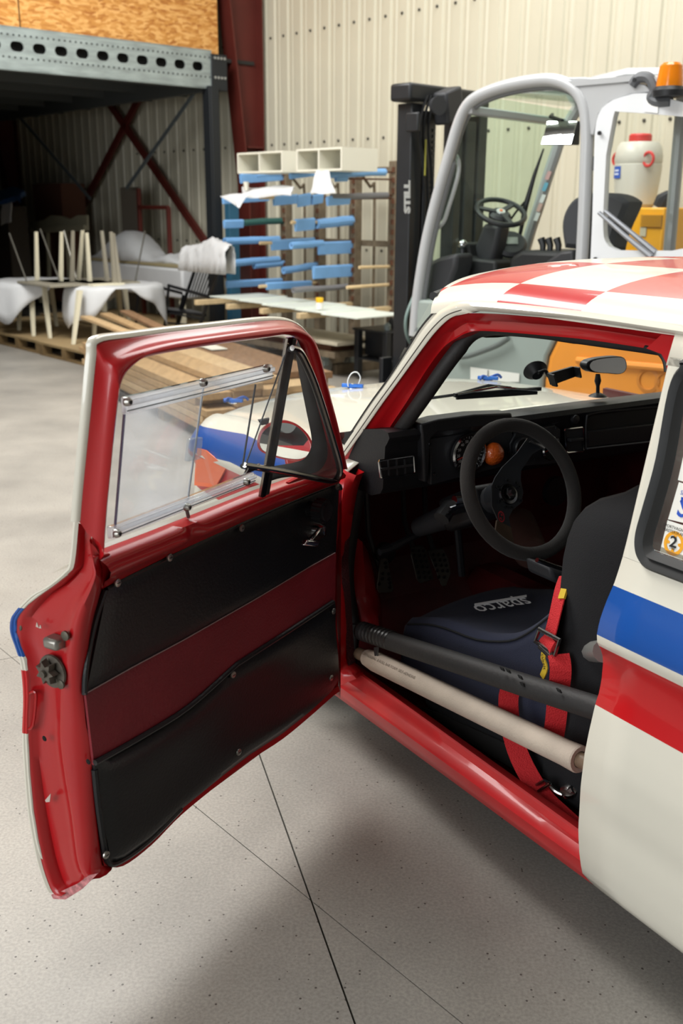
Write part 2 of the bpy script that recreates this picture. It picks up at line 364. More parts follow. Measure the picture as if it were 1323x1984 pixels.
# beam face with slotted holes: build as strips around the slots
def beam():
    mb = MB(); z0, z1 = 2.93, 3.33; zc = (z0+z1)/2+.0; n_end = HALL.pb(410, 130, BW)[0]
    cent = [HALL.pb(x, y, BW) for x, y in ((383, 128), (348, 124), (275, 117), (237, 112), (198, 108), (159, 104), (118, 99.5), (76, 94.5), (33, 90))]
    pitch = (cent[1][0]-cent[8][0])/8.0*1.0
    c0 = cent[0][0]; step = (cent[0][0]-cent[8][0])/9.0; c0 = c0
    zc = sum(c[2] for c in cent)/len(cent); a, b = step*.30, .048; ns = 8
    n0 = n_end; k = 0; nn = []; 
    while c0-step*k > -2: nn.append(c0-step*k); k += 1
    edges = [n_end]+[(nn[i]+nn[i+1])/2 for i in range(len(nn)-1)]+[nn[-1]-step/2]
    for i, c in enumerate(nn):
        hi, lo = edges[i], edges[i+1]
        slot = []
        for t in range(ns+1): th = -math.pi/2+math.pi*t/ns; slot.append((c+a-b+b*math.cos(th), zc+b*math.sin(th)))
        for t in range(ns+1): th = math.pi/2+math.pi*t/ns; slot.append((c-a+b+b*math.cos(th), zc+b*math.sin(th)))
        m = len(slot)
        # outer ring points matched to slot points
        outer = []
        for (sx, sz) in slot:
            dx, dz = sx-c, sz-zc
            ty = ((z1-zc)/dz if dz > 1e-6 else ((z0-zc)/dz if dz < -1e-6 else 1e9)); tx = ((hi-c)/dx if dx > 1e-6 else ((lo-c)/dx if dx < -1e-6 else 1e9))
            t = min(tx, ty); outer.append((c+dx*t, zc+dz*t))
        corner = {}
        vs = [(p[0], BW, p[1]) for p in outer]+[(p[0], BW, p[1]) for p in slot]+[(p[0], BW+.012, p[1]) for p in slot]
        fs = []
        for j in range(m):
            k2 = (j+1) % m; fs.append((j, k2, m+k2, m+j)); fs.append((m+j, m+k2, 2*m+k2, 2*m+j))
        # fill corners
        for j in range(m):
            k2 = (j+1) % m; p, q = outer[j], outer[k2]
            if abs(p[0]-q[0]) > 1e-6 and abs(p[1]-q[1]) > 1e-6:
                cx_ = hi if max(p[0], q[0]) > hi-1e-6 else lo; cz_ = z1 if max(p[1], q[1]) > z1-1e-6 else z0
                vs.append((cx_, BW, cz_)); fs.append((j, k2, len(vs)-1))
        mb.add(vs, fs)
    nl = edges[-1]
    for zz in (z0, z1):
        mb.box((nl, BW, zz-.006), (n_end, BW+.075, zz+.006))
    mb.build('edge_beam', ZN, mz, HALL, smooth=0)
    MB().box((nl, BW+.11, z0), (n_end, BW+.12, z1)).build('edge_beam', mat('beam_web_dark', '#2b2c2c', .7), mz, HALL, smooth=0, label='dark back sheet of the edge beam')
    hl = MB()
    for zz in (zc+.105, zc-.105):
        x = n_end-.03
        while x > nl: hl.lathe([(.011, 0), (.011, -.003)], (x, BW-.001, zz), (0, 1, 0), 6); x -= .062
    o = hl.build('bolt_hole', mat('hole_dark', '#3a3f3f', .8), mz, HALL, smooth=0); o['kind'] = 'stuff'
    n_b = HALL.pb(438, 130, BW)[0]; cn = MB().box((n_end-.01, BW-.02, z0-.02), (n_b, BW+.11, z1-.03)); cn.build('end_bracket', PK, mz, HALL, bevel=.005)
    bt = MB()
    for zz in (zc+.105, zc-.105):
        for k in range(4): bt.lathe([(.016, 0), (.016, -.012)], (n_end+.03+.045*k, BW-.021, zz), (0, 1, 0), 6)
    bt.build('bolts', mat('bolt_zinc', '#b4b8b8', .35, metal=.7), mz, HALL, smooth=0)
beam()
def post(n0, w0, nm='post'):
    m = MB(); s_ = .07
    m.box((n0-s_, w0-s_, 0), (n0+s_, w0+s_, 2.95)); m.box((n0-s_+.02, w0-s_-.012, 0), (n0+s_-.02, w0-s_, 2.95)); m.box((n0-.14, w0-.14, 0), (n0+.14, w0+.14, .015)); return m.build(nm, PK, mz, HALL, bevel=.004)
post(HALL.pb(421, 400, BW-.05)[0], BW+.02); post(7.3, 18.3); post(-1.0, BW+.02)
OSB = mat('chipboard_strands', '#b07a3c', .7); 
def osb():
    nt = OSB.node_tree; n, l = nt.nodes, nt.links; b = n['Principled BSDF']; tc = n.new('ShaderNodeTexCoord')
    nz = n.new('ShaderNodeTexNoise'); nz.inputs['Scale'].default_value = 3; l.new(tc.outputs['Object'], nz.inputs['Vector'])
    ad = n.new('ShaderNodeVectorMath'); ad.operation = 'MULTIPLY_ADD'; ad.inputs[1].default_value = (.12, .12, .12); l.new(nz.outputs['Color'], ad.inputs[0]); l.new(tc.outputs['Object'], ad.inputs[2])
    mp = n.new('ShaderNodeMapping'); mp.inputs['Scale'].default_value = (9, 9, 28); mp.inputs['Rotation'].default_value = (0, .9, 0); l.new(ad.outputs[0], mp.inputs[0])
    v = n.new('ShaderNodeTexVoronoi'); v.inputs['Scale'].default_value = 1.6; l.new(mp.outputs[0], v.inputs['Vector'])
    mp2 = n.new('ShaderNodeMapping'); mp2.inputs['Scale'].default_value = (10, 10, 26); mp2.inputs['Rotation'].default_value = (0, -.8, 0); l.new(ad.outputs[0], mp2.inputs[0])
    v2 = n.new('ShaderNodeTexNoise'); v2.inputs['Scale'].default_value = 1.3; l.new(mp2.outputs[0], v2.inputs['Vector'])
    s = n.new('ShaderNodeSeparateColor'); l.new(v.outputs['Color'], s.inputs[0])
    a2 = n.new('ShaderNodeMath'); a2.operation = 'ADD'; l.new(s.outputs[0], a2.inputs[0]); l.new(v2.outputs['Fac'], a2.inputs[1])
    r = n.new('ShaderNodeValToRGB'); e = r.color_ramp.elements; e[0].position = .25; e[0].color = (*hexc('#a8682c'), 1); e[1].position = .8; e[1].color = (*hexc('#e0aa66'), 1)
    x = e.new(.55); x.color = (*hexc('#c98d45'), 1)
    mh = n.new('ShaderNodeMath'); mh.operation = 'MULTIPLY'; mh.inputs[1].default_value = .6; l.new(a2.outputs[0], mh.inputs[0]); l.new(mh.outputs[0], r.inputs[0]); l.new(r.outputs[0], b.inputs['Base Color'])
osb()
xb = HALL.pb(434, 60, BW)[0]
while xb > -1: 
    MB().box((xb-2.42, BW+.13, 3.30), (xb, BW+.15, 5.6)).build('chipboard_panel', OSB, mz, HALL, smooth=0); xb -= 2.44
# deck, joists and cross beams under it
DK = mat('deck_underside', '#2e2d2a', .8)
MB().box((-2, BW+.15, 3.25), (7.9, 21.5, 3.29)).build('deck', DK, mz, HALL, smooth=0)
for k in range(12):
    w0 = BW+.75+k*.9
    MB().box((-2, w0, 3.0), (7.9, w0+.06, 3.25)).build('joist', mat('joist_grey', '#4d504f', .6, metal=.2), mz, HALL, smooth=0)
for n0 in (7.15, 3.2): MB().box((n0, BW+.1, 2.9), (n0+.08, 21, 3.2)).build('cross_beam', mat('joist_grey', '#3d403f', .6), mz, HALL, smooth=0)
for (a, b) in (((28, 215), (175, 385)), ((378, 178), (245, 365))):
    p, q = HALL.pa(*a, 7.3), HALL.pa(*b, 7.3)
    MB().bar(p, q, .045, .02, up=(1, 0, 0)).build('brace_strap', mat('galv_dim', '#6c7478', .5, metal=.4), mz, HALL, smooth=0)
# ================================================================== SLEEVE RACK
H = HALL
RK = mat('weathered_wood_steel', '#6f6250', .75, var=.3, vscale=9); RUST = mat('rusty_steel', '#5c3a28', .7, var=.3, vscale=20)
BLUE = mat('blue_foam', '#79abdf', .55, var=.08, vscale=6, bump=.15, bscale=120); GREENF = mat('green_foam', '#2f5a55', .6); GREYF = mat('grey_foam', '#77777a', .7, bump=.2, bscale=100)
PINE = mat('pale_pine', '#cdb58c', .6, var=.12, vscale=12, stretch=(1, 1, 1))
rk = thing('cantilever_rack', 'tall rack of weathered uprights with arms in blue foam sleeves against the corrugated wall', 'rack', H.W((7.4, 8.6, 0)), HA)
UPW = [7.73, 8.33, 8.92, 9.52]
for i, w0 in enumerate(UPW):
    m = MB(); m.box((7.36, w0-.05, 0), (7.46, w0+.05, 2.06 if i == 0 else 2.0)); m.build('upright', [RK], rk, H, bevel=.006)
    m = MB(); 
    for k in range(16): m.box((7.335, w0-.045, .45+.1*k), (7.36, w0-.02, .5+.1*k))
    m.build('bracket_strip', RUST, rk, H, smooth=0, kind='stuff')
    m = MB(); m.tube(crom([(7.42, w0, 2.0), (7.62, w0, 1.82), (7.68, w0, 1.72), (7.68, w0, 0)], 3), .016, 6); m.build('rear_stay', RK, rk, H)
    MB().box((6.6, w0-.05, 0), (7.5, w0+.05, .1)).build('foot', RK, rk, H, bevel=.005)
for z in (1.98, 1.25): MB().box((7.46, 7.7, z-.03), (7.5, 9.55, z+.03)).build('cross_rail', RK, rk, H, smooth=0)
# arms: (tip px, tip py, root px, root py, kind, radius or drop)
arms = [
 (466, 341, 551, 336, 'flag', .075, BLUE), (495, 340, 558, 336, 'round', .03, BLUE), (562, 341, 610, 335, 'flag0', .03, BLUE), (634, 339, 745, 333, 'round', .036, BLUE), (650, 346, 672, 345, 'flag', .03, BLUE),
 (432, 386, 520, 380, 'flag', .05, BLUE), (503, 383, 570, 380, 'none', .02, PINE), (530, 385, 575, 381, 'flag', .07, BLUE), (577, 383, 600, 379, 'flag', .09, BLUE), (604, 383, 624, 379, 'flag', .07, BLUE), (642, 381, 750, 378, 'round', .03, GREYF), (634, 386, 676, 383, 'flag', .06, BLUE),
 (434, 431, 470, 430, 'flag', .06, BLUE), (471, 432, 570, 427, 'round', .036, GREENF), (564, 431, 582, 430, 'none', .02, PINE), (572, 430, 608, 427, 'flag', .09, BLUE), (613, 434, 745, 427, 'round', .05, BLUE),
 (435, 467, 540, 463, 'round', .04, BLUE), (503, 471, 524, 471, 'none', .02, PINE), (526, 470, 608, 465, 'flag', .08, BLUE), (564, 476, 625, 471, 'round', .035, BLUE), (617, 474, 740, 470, 'flag', .1, BLUE),
 (434, 511, 540, 503, 'round', .04, BLUE), (492, 515, 610, 507, 'round', .036, BLUE), (549, 524, 620, 514, 'round', .04, BLUE), (607, 521, 696, 516, 'flag', .1, BLUE), (696, 518, 742, 517, 'none', .018, PINE),
 (439, 549, 545, 543, 'flag', .05, BLUE), (502, 555, 520, 553, 'none', .02, PINE), (516, 552, 602, 548, 'flag', .05, BLUE), (568, 562, 672, 555, 'round', .03, GREYF), (672, 557, 676, 556, 'none', .02, PINE),
]
for (x0, y0, x1, y1, kind, r, m_) in arms:
    col = max(0, min(3, int((x0-434)/62)))          # which upright the arm belongs to
    w0 = UPW[3-col]
    p, q = H.pb(x0, y0, w0), H.pb(x1, y1, w0)
    if q[0] > 7.36: q = q.copy(); q[0] = 7.36
    if kind == 'none':
        rr = .017; d = (q-p)/np.linalg.norm(q-p); MB().tube([p, np.array([7.36, w0, q[2]+.0])], rr, 8).build('arm', PINE, rk, H)
        continue
    MB().tube([p+np.array([.01, 0, 0]), np.array([7.36, w0, q[2]])], .010, 6).build('arm', RUST, rk, H)
    mb = MB(); L = 8
    if kind == 'round':
        ri = r*.4
        rings = []
        path = [p+(q-p)*t/4+np.array([0, random.uniform(-.004, .004), random.uniform(-.004, .004)]) for t in range(5)]
        mb.tube(path, [r*random.uniform(.94, 1.05) for _ in path], 10, cap=False)
        mb.tube(path, ri, 8, cap=False)
        a1 = [p+np.array([0, math.cos(t)*r, math.sin(t)*r]) for t in [2*math.pi*k/10 for k in range(10)]]
        a2 = [p+np.array([.002, math.cos(t)*ri, math.sin(t)*ri]) for t in [2*math.pi*k/10 for k in range(10)]]
        mb.loft([a1, a2], cap=False)
    else:   # sheet folded over the arm, hanging as a teardrop
        def sec(pt, dz):
            out = [(-.022, .012), (-.012, .024), (0, .028), (.012, .024), (.022, .012), (.02, -.3), (.012, -1), (0, -1.04), (-.012, -1), (-.02, -.3)]
            return [pt+np.array([0, a*1.1, (b if b > 0 else b*r*1.0)]) for a, b in out]
        n_ = 5
        mb.loft([sec(p+(q-p)*t/(n_-1), 0) for t in range(n_)])
    mb.build('foam_sleeve', m_, rk, H, label=('dark green foam sleeve' if m_ is GREENF else 'grey foam sleeve' if m_ is GREYF else None))
for k, w0 in enumerate(UPW):   # lowest arms carrying the glass
    MB().box((6.15, w0-.03, .58), (7.4, w0+.03, .635)).build('arm', PINE, rk, H, bevel=.004)
# glass sheets lying on the lowest arms
GL = glassmat('sea_green_glass', (.72, .86, .82), .55, hexc('#b9cfc8')); 
for i in range(5):
    a, b = 6.95+.47*i, 7.47+.47*i
    o = solo(MB().box((6.22+.02*(i % 2), a, .638+.010*i), (6.85+.03*(i % 3), b, .648+.010*i)), 'glass_sheet', mat('frosted_glass_sheet', '#dbe2d9', .35),
         ['pale green glass sheet at the right end of the lowest rack arms', 'pale glass sheet second from the right on the lowest rack arms', 'pale glass sheet in the middle of the row, under the yellow-capped jar', 'pale glass sheet second from the left on the lowest rack arms', 'pale glass sheet at the left end of the lowest rack arms'][i], 'glass', H, 'glass sheets on the rack', smooth=0)
jp = H.pz(619, 600, .665)
t = thing('jar', 'small white jar with a yellow lid standing on the glass sheets', 'jar', H.W((jp[0], jp[1], .675)), HA)
j0 = (jp[0], jp[1], .67)
MB().lathe([(.034, 0), (.036, .01), (.036, .06), (.03, .068)], j0, (0, 0, 1), 16).build('body', mat('white_plastic', '#e6e6e0', .4), t, H)
MB().lathe([(.037, .066), (.037, .105), (.03, .11)], j0, (0, 0, 1), 16).build('lid', mat('yellow_plastic', '#e8b820', .4), t, H)
# white open cubby boxes on the top arms
WHT = mat('white_laminate', '#dcdacb', .45)
def cubby(n0, w0, w1, z0, z1, dp, lab):
    t = thing('cubby_box', lab, 'shelf', H.W((n0+dp/2, (w0+w1)/2, z0)), HA, 'white cubby boxes on the rack')
    th = .018
    MB().box((n0, w0, z0), (n0+dp, w1, z0+th)).build('bottom_panel', WHT, t, H, smooth=0)
    MB().box((n0, w0, z1-th), (n0+dp, w1, z1)).build('top_panel', WHT, t, H, smooth=0)
    for ww in (w0, (w0+w1)/2-th/2, w1-th): MB().box((n0, ww, z0+th), (n0+dp, ww+th, z1-th)).build('side_panel', WHT, t, H, smooth=0)
    MB().box((n0+dp-.008, w0+th, z0+th), (n0+dp, w1-th, z1-th)).build('back_panel', WHT, t, H, smooth=0)
a_, b_ = H.pa(574, 333, 6.35), H.pa(662, 332, 6.35); c_ = H.pa(574, 289.5, 6.35)
cubby(6.35, b_[1], a_[1], a_[2], c_[2], .44, 'white open two-hole cubby box at the right end of the rack top')
a2, b2 = H.pa(460, 335, 6.35), H.pa(547, 334, 6.35); 
cubby(6.35, b2[1], a2[1], a_[2]+.002, c_[2]-.002, .42, 'white open two-hole cubby box at the left end of the rack top')
# paper sheets draped on the rack, cup
PAP = mat('white_packing_paper', '#d9dbdd', .6, bump=.1, bscale=20)
def drape(pts, name, lab, cat, m_, fr=H, nu=10, nv=8, amp=.02, th=(0, 0, .004), seed=1, group=None):
    """four-cornered sheet (a,b,c,d points) with soft folds"""
    rnd = random.Random(seed); A, B, C_, D = map(np.array, pts); ph = [rnd.uniform(0, 6) for _ in range(4)]
    G = [[(A*(1-u)+B*u)*(1-v)+(D*(1-u)+C_*u)*v+np.array([math.sin(u*9+ph[0])*v*amp, math.sin(v*7+u*5+ph[1])*amp, math.sin(u*8+v*6+ph[2])*amp*.7]) for v in [j/(nv-1) for j in range(nv)]] for u in [i/(nu-1) for i in range(nu)]]
    return solo(MB().grid(G, th), name, m_, lab, cat, fr, group, smooth=60)
drape([H.pa(426, 380, 6.3), H.pa(484, 373, 6.25), H.pa(463, 403, 6.2), H.pa(461, 402, 6.2)], 'paper_sheet', 'white paper triangle hanging off the second level of the rack at left', 'paper', PAP, amp=.006)
drape([H.pa(470, 369, 6.5), H.pa(569, 366, 6.5), H.pa(566, 378, 6.35), H.pa(470, 384, 6.35)], 'paper_roll', 'crumpled white paper lying on the second level of the rack', 'paper', PAP, amp=.015, th=(0, 0, .03), seed=4)
drape([H.pa(612, 331, 6.33), H.pa(636, 331, 6.33), H.pa(650, 375, 6.3), H.pa(600, 375, 6.3)], 'paper_sheet', 'white paper sheet hanging below the right cubby box', 'paper', PAP, amp=.006, th=(.003, 0, 0), seed=8)
cp = H.pa(477, 369, 6.4); solo(MB().lathe([(.022, 0), (.03, .085), (.027, .085), (.02, .004)], cp, (0, 0, 1), 14), 'paper_cup', WHT, 'small white cup standing under the left cubby box', 'cup', H)
# low trolley under the rack
tr = thing('low_trolley', 'low trolley with a pale board on top and castors under the rack', 'trolley', H.W((6.7, 8.0, 0)), HA)
MB().box((6.38, 7.42, .33), (6.95, 9.3, .365)).build('top_board', mat('pale_board', '#bdb49f', .55, var=.08), tr, H, bevel=.004)
MB().box((6.42, 7.5, .2), (6.9, 9.2, .26)).build('frame', RK, tr, H, smooth=0)
MB().box((6.45, 7.6, .26), (6.85, 9.1, .33)).build('frame', RUST, tr, H, smooth=0)
for (n0, w0) in ((6.5, 7.75), (6.85, 7.75), (6.5, 9.0), (6.85, 9.0)):
    g = MB(); g.lathe([(.085, -.02), (.085, .02)], (n0, w0, .086), (0, 1, 0), 20); g.build('castor', mat('grey_rubber', '#8b8b84', .6), tr, H)
    MB().box((n0-.03, w0-.03, .1), (n0+.03, w0+.03, .2)).build('castor_fork', ZN, tr, H, smooth=0)
# blue painted rack frame and shadowy things between mezzanine post and rack
BP = mat('petrol_blue_steel', '#2c5a73', .5, var=.1)
b = MB()
for (x0, y0, x1, y1) in ((448, 380, 446, 600), (414, 375, 414, 480)):
    p, q = H.pa(x0, y0, 7.3), H.pa(x1, y1, 7.3); b.bar(p, (p[0], p[1], .02), .1, .14, up=(1, 0, 0))
solo(b, 'blue_steel_frame', BP, 'petrol blue steel posts standing behind the left end of the rack', 'frame', H, bevel=.004)
# ================================================================== PALLETS, TABLES, WRAP
PLY = mat('pallet_wood', '#a78f66', .75, var=.18, vscale=7); PLYD = mat('pallet_wood_dark', '#6b5636', .8, var=.25, vscale=9)
def pallet(n0, w0, n1, w1, lab, sheet=True):
    t = thing('pallet', lab, 'pallet', H.W(((n0+n1)/2, (w0+w1)/2, 0)), HA, 'pallets in the bay')
    for k in range(5):
        a = n0+(n1-n0-.1)*k/4; MB().box((a, w0, .122), (a+.1, w1, .144)).build('deck_board', PLY, t, H, smooth=0)
    for k in range(3):
        b_ = w0+(w1-w0-.1)*k/2; MB().box((n0, b_, .1), (n1, b_+.1, .122)).build('cross_board', PLYD, t, H, smooth=0)
        for j in range(3):
            a = n0+(n1-n0-.1)*j/2; MB().box((a, b_, .022), (a+.1, b_+.1, .1)).build('block', PLYD, t, H, smooth=0)
    for j in range(3): a = n0+(n1-n0-.1)*j/2; MB().box((a, w0, 0), (a+.1, w1, .022)).build('bottom_board', PLYD, t, H, smooth=0)
    if sheet: MB().box((n0-.01, w0-.01, .144), (n1+.01, w1+.01, .152)).build('cover_sheet', mat('hardboard', '#9c8560', .7, var=.15, vscale=2), t, H, smooth=0)
pallet(4.92, 9.66, 6.1, 10.86, 'wooden pallet whose corner shows nearest the red car door')
pallet(4.94, 10.9, 6.12, 12.1, 'wooden pallet carrying the left end of the wrapped tables')
pallet(4.96, 12.2, 6.14, 13.4, 'wooden pallet at the far left end of the row')
pallet(6.26, 10.4, 7.5, 13.7, 'wooden pallet further back under the wrapped bundle')
CRM = mat('cream_painted_wood', '#d6cfb6', .5); GRYL = mat('grey_painted_wood', '#8f897a', .55); MET = mat('dull_metal', '#77746c', .4, metal=.6)
FOAM = mat('white_foam_wrap', '#c9cacb', .55, var=.05, vscale=4, bump=.1, bscale=15, sheen=.2)
def oval_table(cn, cw, rn, rw, z, legs, lab, legm=CRM):
    t = thing('table', lab, 'table', H.W((cn, cw, .152)), HA, 'upright tables on the pallets')
    mb = MB(); loop = [(cn+math.cos(a)*rn, cw+math.sin(a)*rw, z) for a in [2*math.pi*k/40 for k in range(40)]]
    mb.prism(loop, (0, 0, .026)); mb.build('tabletop', CRM, t, H, bevel=.004)
    lp = []
    for (x, y) in legs:
        f = H.pz(x, y, .153); a = f+(np.array([cn, cw, 0])-np.array([f[0], f[1], 0]))*.22; a[2] = z
        MB().loft([[f+np.array(d)*.017 for d in ((-1, -1, 0), (1, -1, 0), (1, 1, 0), (-1, 1, 0))], [a+np.array(d)*.027 for d in ((-1, -1, 0), (1, -1, 0), (1, 1, 0), (-1, 1, 0))]]).build('leg', legm, t, H, smooth=0)
    return t
TZ = .72
oval_table(5.4, 11.85, .45, .55, TZ, ((37, 640), (65, 651), (97, 655), (110, 632)), 'cream table with white foam wrap, left of the pair on the pallets')
oval_table(5.85, 10.8, .50, .38, TZ, ((142, 667), (182, 655), (236, 640), (250, 628)), 'cream table with white foam wrap, right of the pair on the pallets')
# upturned furniture standing on the table tops: legs pointing to the ceiling
def upturned(name, base, legs, lab, m_, r=.017, thick=None):
    """base: pixel points of leg roots on the table top; legs: pixel points of the tips"""
    c = np.mean([H.pz(x, y, TZ+.045) for x, y in base], axis=0); wv = c[1]
    t = thing(name, lab, 'furniture', H.W((c[0], c[1], TZ+.03)), HA)
    roots = []
    for (x, y), (tx, ty) in zip(base, legs):
        f = H.pz(x, y, TZ+.055); tip = H.pa(tx, ty, f[0]+.0)
        roots.append(f)
        if r > .012: MB().loft([[f+np.array(d)*r*1.25 for d in ((-1, -1, 0), (1, -1, 0), (1, 1, 0), (-1, 1, 0))], [tip+np.array(d)*r*.9 for d in ((-1, -1, 0), (1, -1, 0), (1, 1, 0), (-1, 1, 0))]]).build('leg', m_, t, H, smooth=0)
        else: MB().tube([f, tip], r, 6).build('leg', m_, t, H)
    lo = np.min(roots, axis=0)-.04; hi = np.max(roots, axis=0)+.04
    MB().box((lo[0], lo[1], TZ+.03), (hi[0], hi[1], TZ+.056)).build('upturned_top', GRYL if m_ is MET else CRM, t, H, bevel=.004)
upturned('upturned_stool', ((72, 543), (118, 545), (152, 543), (174, 545)), ((70, 449), (119, 449), (160, 446), (168, 451)), 'upturned cream stool with four square legs in the air, on the left table', CRM)
upturned('upturned_stool', ((140, 545), (208, 545), (222, 548), (231, 548)), ((141, 447), (197, 447), (215, 449), (219, 452)), 'upturned grey-beige stool with legs in the air on the right table', GRYL)
upturned('upturned_metal_stool', ((52, 546), (116, 546), (148, 540), (262, 545)), ((18, 452), (78, 444), (124, 447), (281, 448)), 'upturned stool with thin metal legs in the air among the cream legs', MET, .009)
# foam wrap draped over both tables
def wrap(cn, cw, rn, rw, lab, seed, drop=.16, skew=0):
    rnd = random.Random(seed); G = []; nu, nv = 64, 12; ph = [rnd.uniform(0, 6) for _ in range(6)]
    for i in range(nu+1):
        a = 2*math.pi*i/nu; row = []
        D = drop*(.75+.5*math.sin(a*2+ph[0])+.45*math.sin(a*3+ph[1])+.2*math.sin(a*7+ph[2])+skew*max(0, -math.cos(a))); D = max(D, .02)
        for j in range(nv):
            s_ = j/(nv-1)
            if s_ < .5: k = s_/.5; r_ = k*1.02; z = TZ+.031+.004*math.sin(9*a+ph[3])*k; dn = 0
            else: k = (s_-.5)/.5; r_ = 1.02+.07*math.sin(k*1.6)+.035*math.sin(a*11+ph[4])*k; z = TZ+.031-D*k*k*(.6)-D*k*.4-.004
            row.append((cn+math.cos(a)*rn*r_, cw+math.sin(a)*rw*r_, z))
        G.append(row)
    return solo(MB().grid(G), 'foam_wrap', FOAM, lab, 'packing foam', H, 'foam wraps over the tables', smooth=70, solid=.005)
wrap(5.38, 11.8, .50, .58, 'thin white foam wrap sagging over the left table top', 3, .2, .6); wrap(5.85, 10.75, .56, .44, 'thin white foam wrap with torn corner over the right table top', 11, .26, .6)
# wrapped bundle behind, with crumpled heap on top
def heap(path_px, nval, base_z, name, lab, seed, depth=.5, m_=FOAM):
    """crumpled sheet heap: silhouette run given on the plane n = nval, with real depth"""
    rnd = random.Random(seed); top = [H.pa(x, y, nval) for x, y in path_px]; top = resample(top, 26); G = []
    for i, p in enumerate(top):
        row = []
        for j in range(14):
            u = j/13; an = math.pi*u; h = p[2]-base_z
            w_ = rnd.uniform(-.018, .018)
            row.append((p[0]-math.cos(an)*depth*.5*(.6+.4*min(1, h*3))+w_, p[1]+rnd.uniform(-.015, .015), base_z+h*math.sin(an)**.55+w_*.9*math.sin(an)))
        G.append(row)
    return solo(MB().grid(G), name, m_, lab, 'packing foam', H, smooth=50, solid=.004)
bd = thing('wrapped_bench', 'long low bench top wrapped in white foam behind the tables', 'furniture', H.W((7.35, 12.4, .15)), HA)
p0, p1 = H.pa(178, 503, 6.7), H.pa(366, 515, 6.7)
zt = .90
MB().box((7.05, 11.2, zt-.04), (7.65, 13.6, zt)).build('top', mat('bench_ply', '#a39674', .6), bd, H, bevel=.004)
MB().box((7.03, 11.18, .48), (7.67, 13.62, zt-.045)).build('foam_skirt', FOAM, bd, H, bevel=.03)
for (a, b_) in ((7.1, 11.3), (7.6, 11.3), (7.1, 13.4), (7.6, 13.4)): MB().box((a-.03, b_-.03, .152), (a+.03, b_+.03, .52)).build('leg', CRM, bd, H, smooth=0)
heap(((176, 505), (205, 492), (235, 460), (250, 446), (268, 450), (288, 478), (312, 500), (345, 490), (372, 512)), 7.3, zt+.0, 'foam_heap', 'tall crumpled heap of white foam wrap behind the upturned legs', 5, .55)
# black spindle chair leaning, with foam over its top
BK = mat('black_painted_wood', '#17171a', .35)
ch = thing('spindle_chair', 'black high-backed spindle chair between the wrapped tables and the post', 'chair', H.W((6.45, 10.7, .15)), HA)
CN = 6.42
def c_(x, y, d=0.0): p = H.pa(x, y, CN+d); return p
def rod(nm, pts, r=.015): MB().tube([c_(*p) for p in pts], r, 8).build(nm, BK, ch, H)
rod('back_post', ((442, 478), (405, 575), (385, 640)), .02); rod('back_post', ((385, 500, .25), (360, 575, .3), (345, 630, .3)), .02)
rod('top_rail', ((442, 480), (385, 500, .25)), .022)
for k in range(7):
    t_ = (k+1)/8; rod('spindle', ((442-57*t_, 480+20*t_, .25*t_), (406-44*t_, 575+0*t_, .3*t_)), .008)
rod('arm', ((326, 553), (404, 575)), .018); rod('arm', ((265, 545, .3), (352, 568, .3)), .018)
rod('front_leg', ((327, 553), (318, 640)), .017); rod('front_leg', ((355, 572, .2), (340, 640, .2)), .017); rod('front_leg', ((270, 546, .3), (262, 640, .3)), .017)
rod('stretcher', ((322, 605), (392, 618)), .012); rod('stretcher', ((320, 625), (388, 632)), .012)
q = [c_(325, 600, .02), c_(400, 608, .02), c_(375, 600, .32), c_(300, 592, .32)]
MB().prism(q, (0, 0, -.03)).build('seat', BK, ch, H, bevel=.006)
heap(((356, 478), (385, 474), (412, 460), (430, 468), (446, 476)), CN-.03, c_(400, 527)[2], 'foam_sheet', 'crumpled white foam sheet thrown over the top of the black chair', 21, .16)
# things deep in the bay
hbm = mat('grey_cream_paint', '#8d8873', .6)
hb = thing('headboard', 'grey-cream bench back with a wavy top edge behind the upturned stools', 'furniture', H.W((7.0, 13.8, .15)), HA)
def hb_(x, y, n_=7.0): return H.pa(x, y, n_)
MB().prism([hb_(*p) for p in ((57, 432), (85, 426), (98, 417), (120, 419), (135, 425), (150, 417), (168, 417), (169, 447), (58, 452))], (.03, 0, 0)).build('wavy_back', hbm, hb, H, smooth=0)
MB().prism([hb_(*p) for p in ((59, 441), (168, 436), (168, 447), (60, 452))], (-.05, 0, 0)).build('rail', hbm, hb, H, smooth=0)
for x in (68, 92, 128, 158):
    a = hb_(x, 447); MB().bar(a, (a[0], a[1]+(.1 if x == 92 else 0), .152), .05, .05, up=(1, 0, 0)).build('leg', hbm, hb, H, smooth=0)
def deepbox(name, px, n_, dp, m_, lab, cat, z0=0.15):
    a, b_ = H.pa(px[0], px[1], n_), H.pa(px[2], px[3], n_)
    w0, w1 = sorted((a[1], b_[1])); return solo(MB().box((n_, w0, z0), (n_+dp, w1, a[2])), name, m_, lab, cat, H, bevel=.01)
deepbox('cardboard_box', (62, 356, 122, 420), 7.35, .4, mat('brown_card', '#6b4636', .8), 'tall brown cardboard box deep in the dark bay under the beam', 'box')
for k in range(4):
    zc = .16+.17*k; wd = (14.2, 17.4)
    solo(MB().box((4.9+.04*k, wd[0]+.05*k, zc), (5.6, wd[1], zc+.15)), 'timber_pack', mat('orange_pine', '#a8622c', .6, var=.2, vscale=5), ['lowest', 'second', 'third', 'topmost'][k]+' orange timber pack in the stack at the far left', 'timber', H, 'orange timber packs', bevel=.008)
deepbox('leaning_board', (232, 363, 273, 480), 7.5, .03, mat('grey_board', '#6d655a', .7), 'grey board standing against the corrugated wall behind the foam heap', 'board', 0)
rf = MB(); p, q = H.pa(268, 365, 7.4), H.pa(326, 402, 7.4)
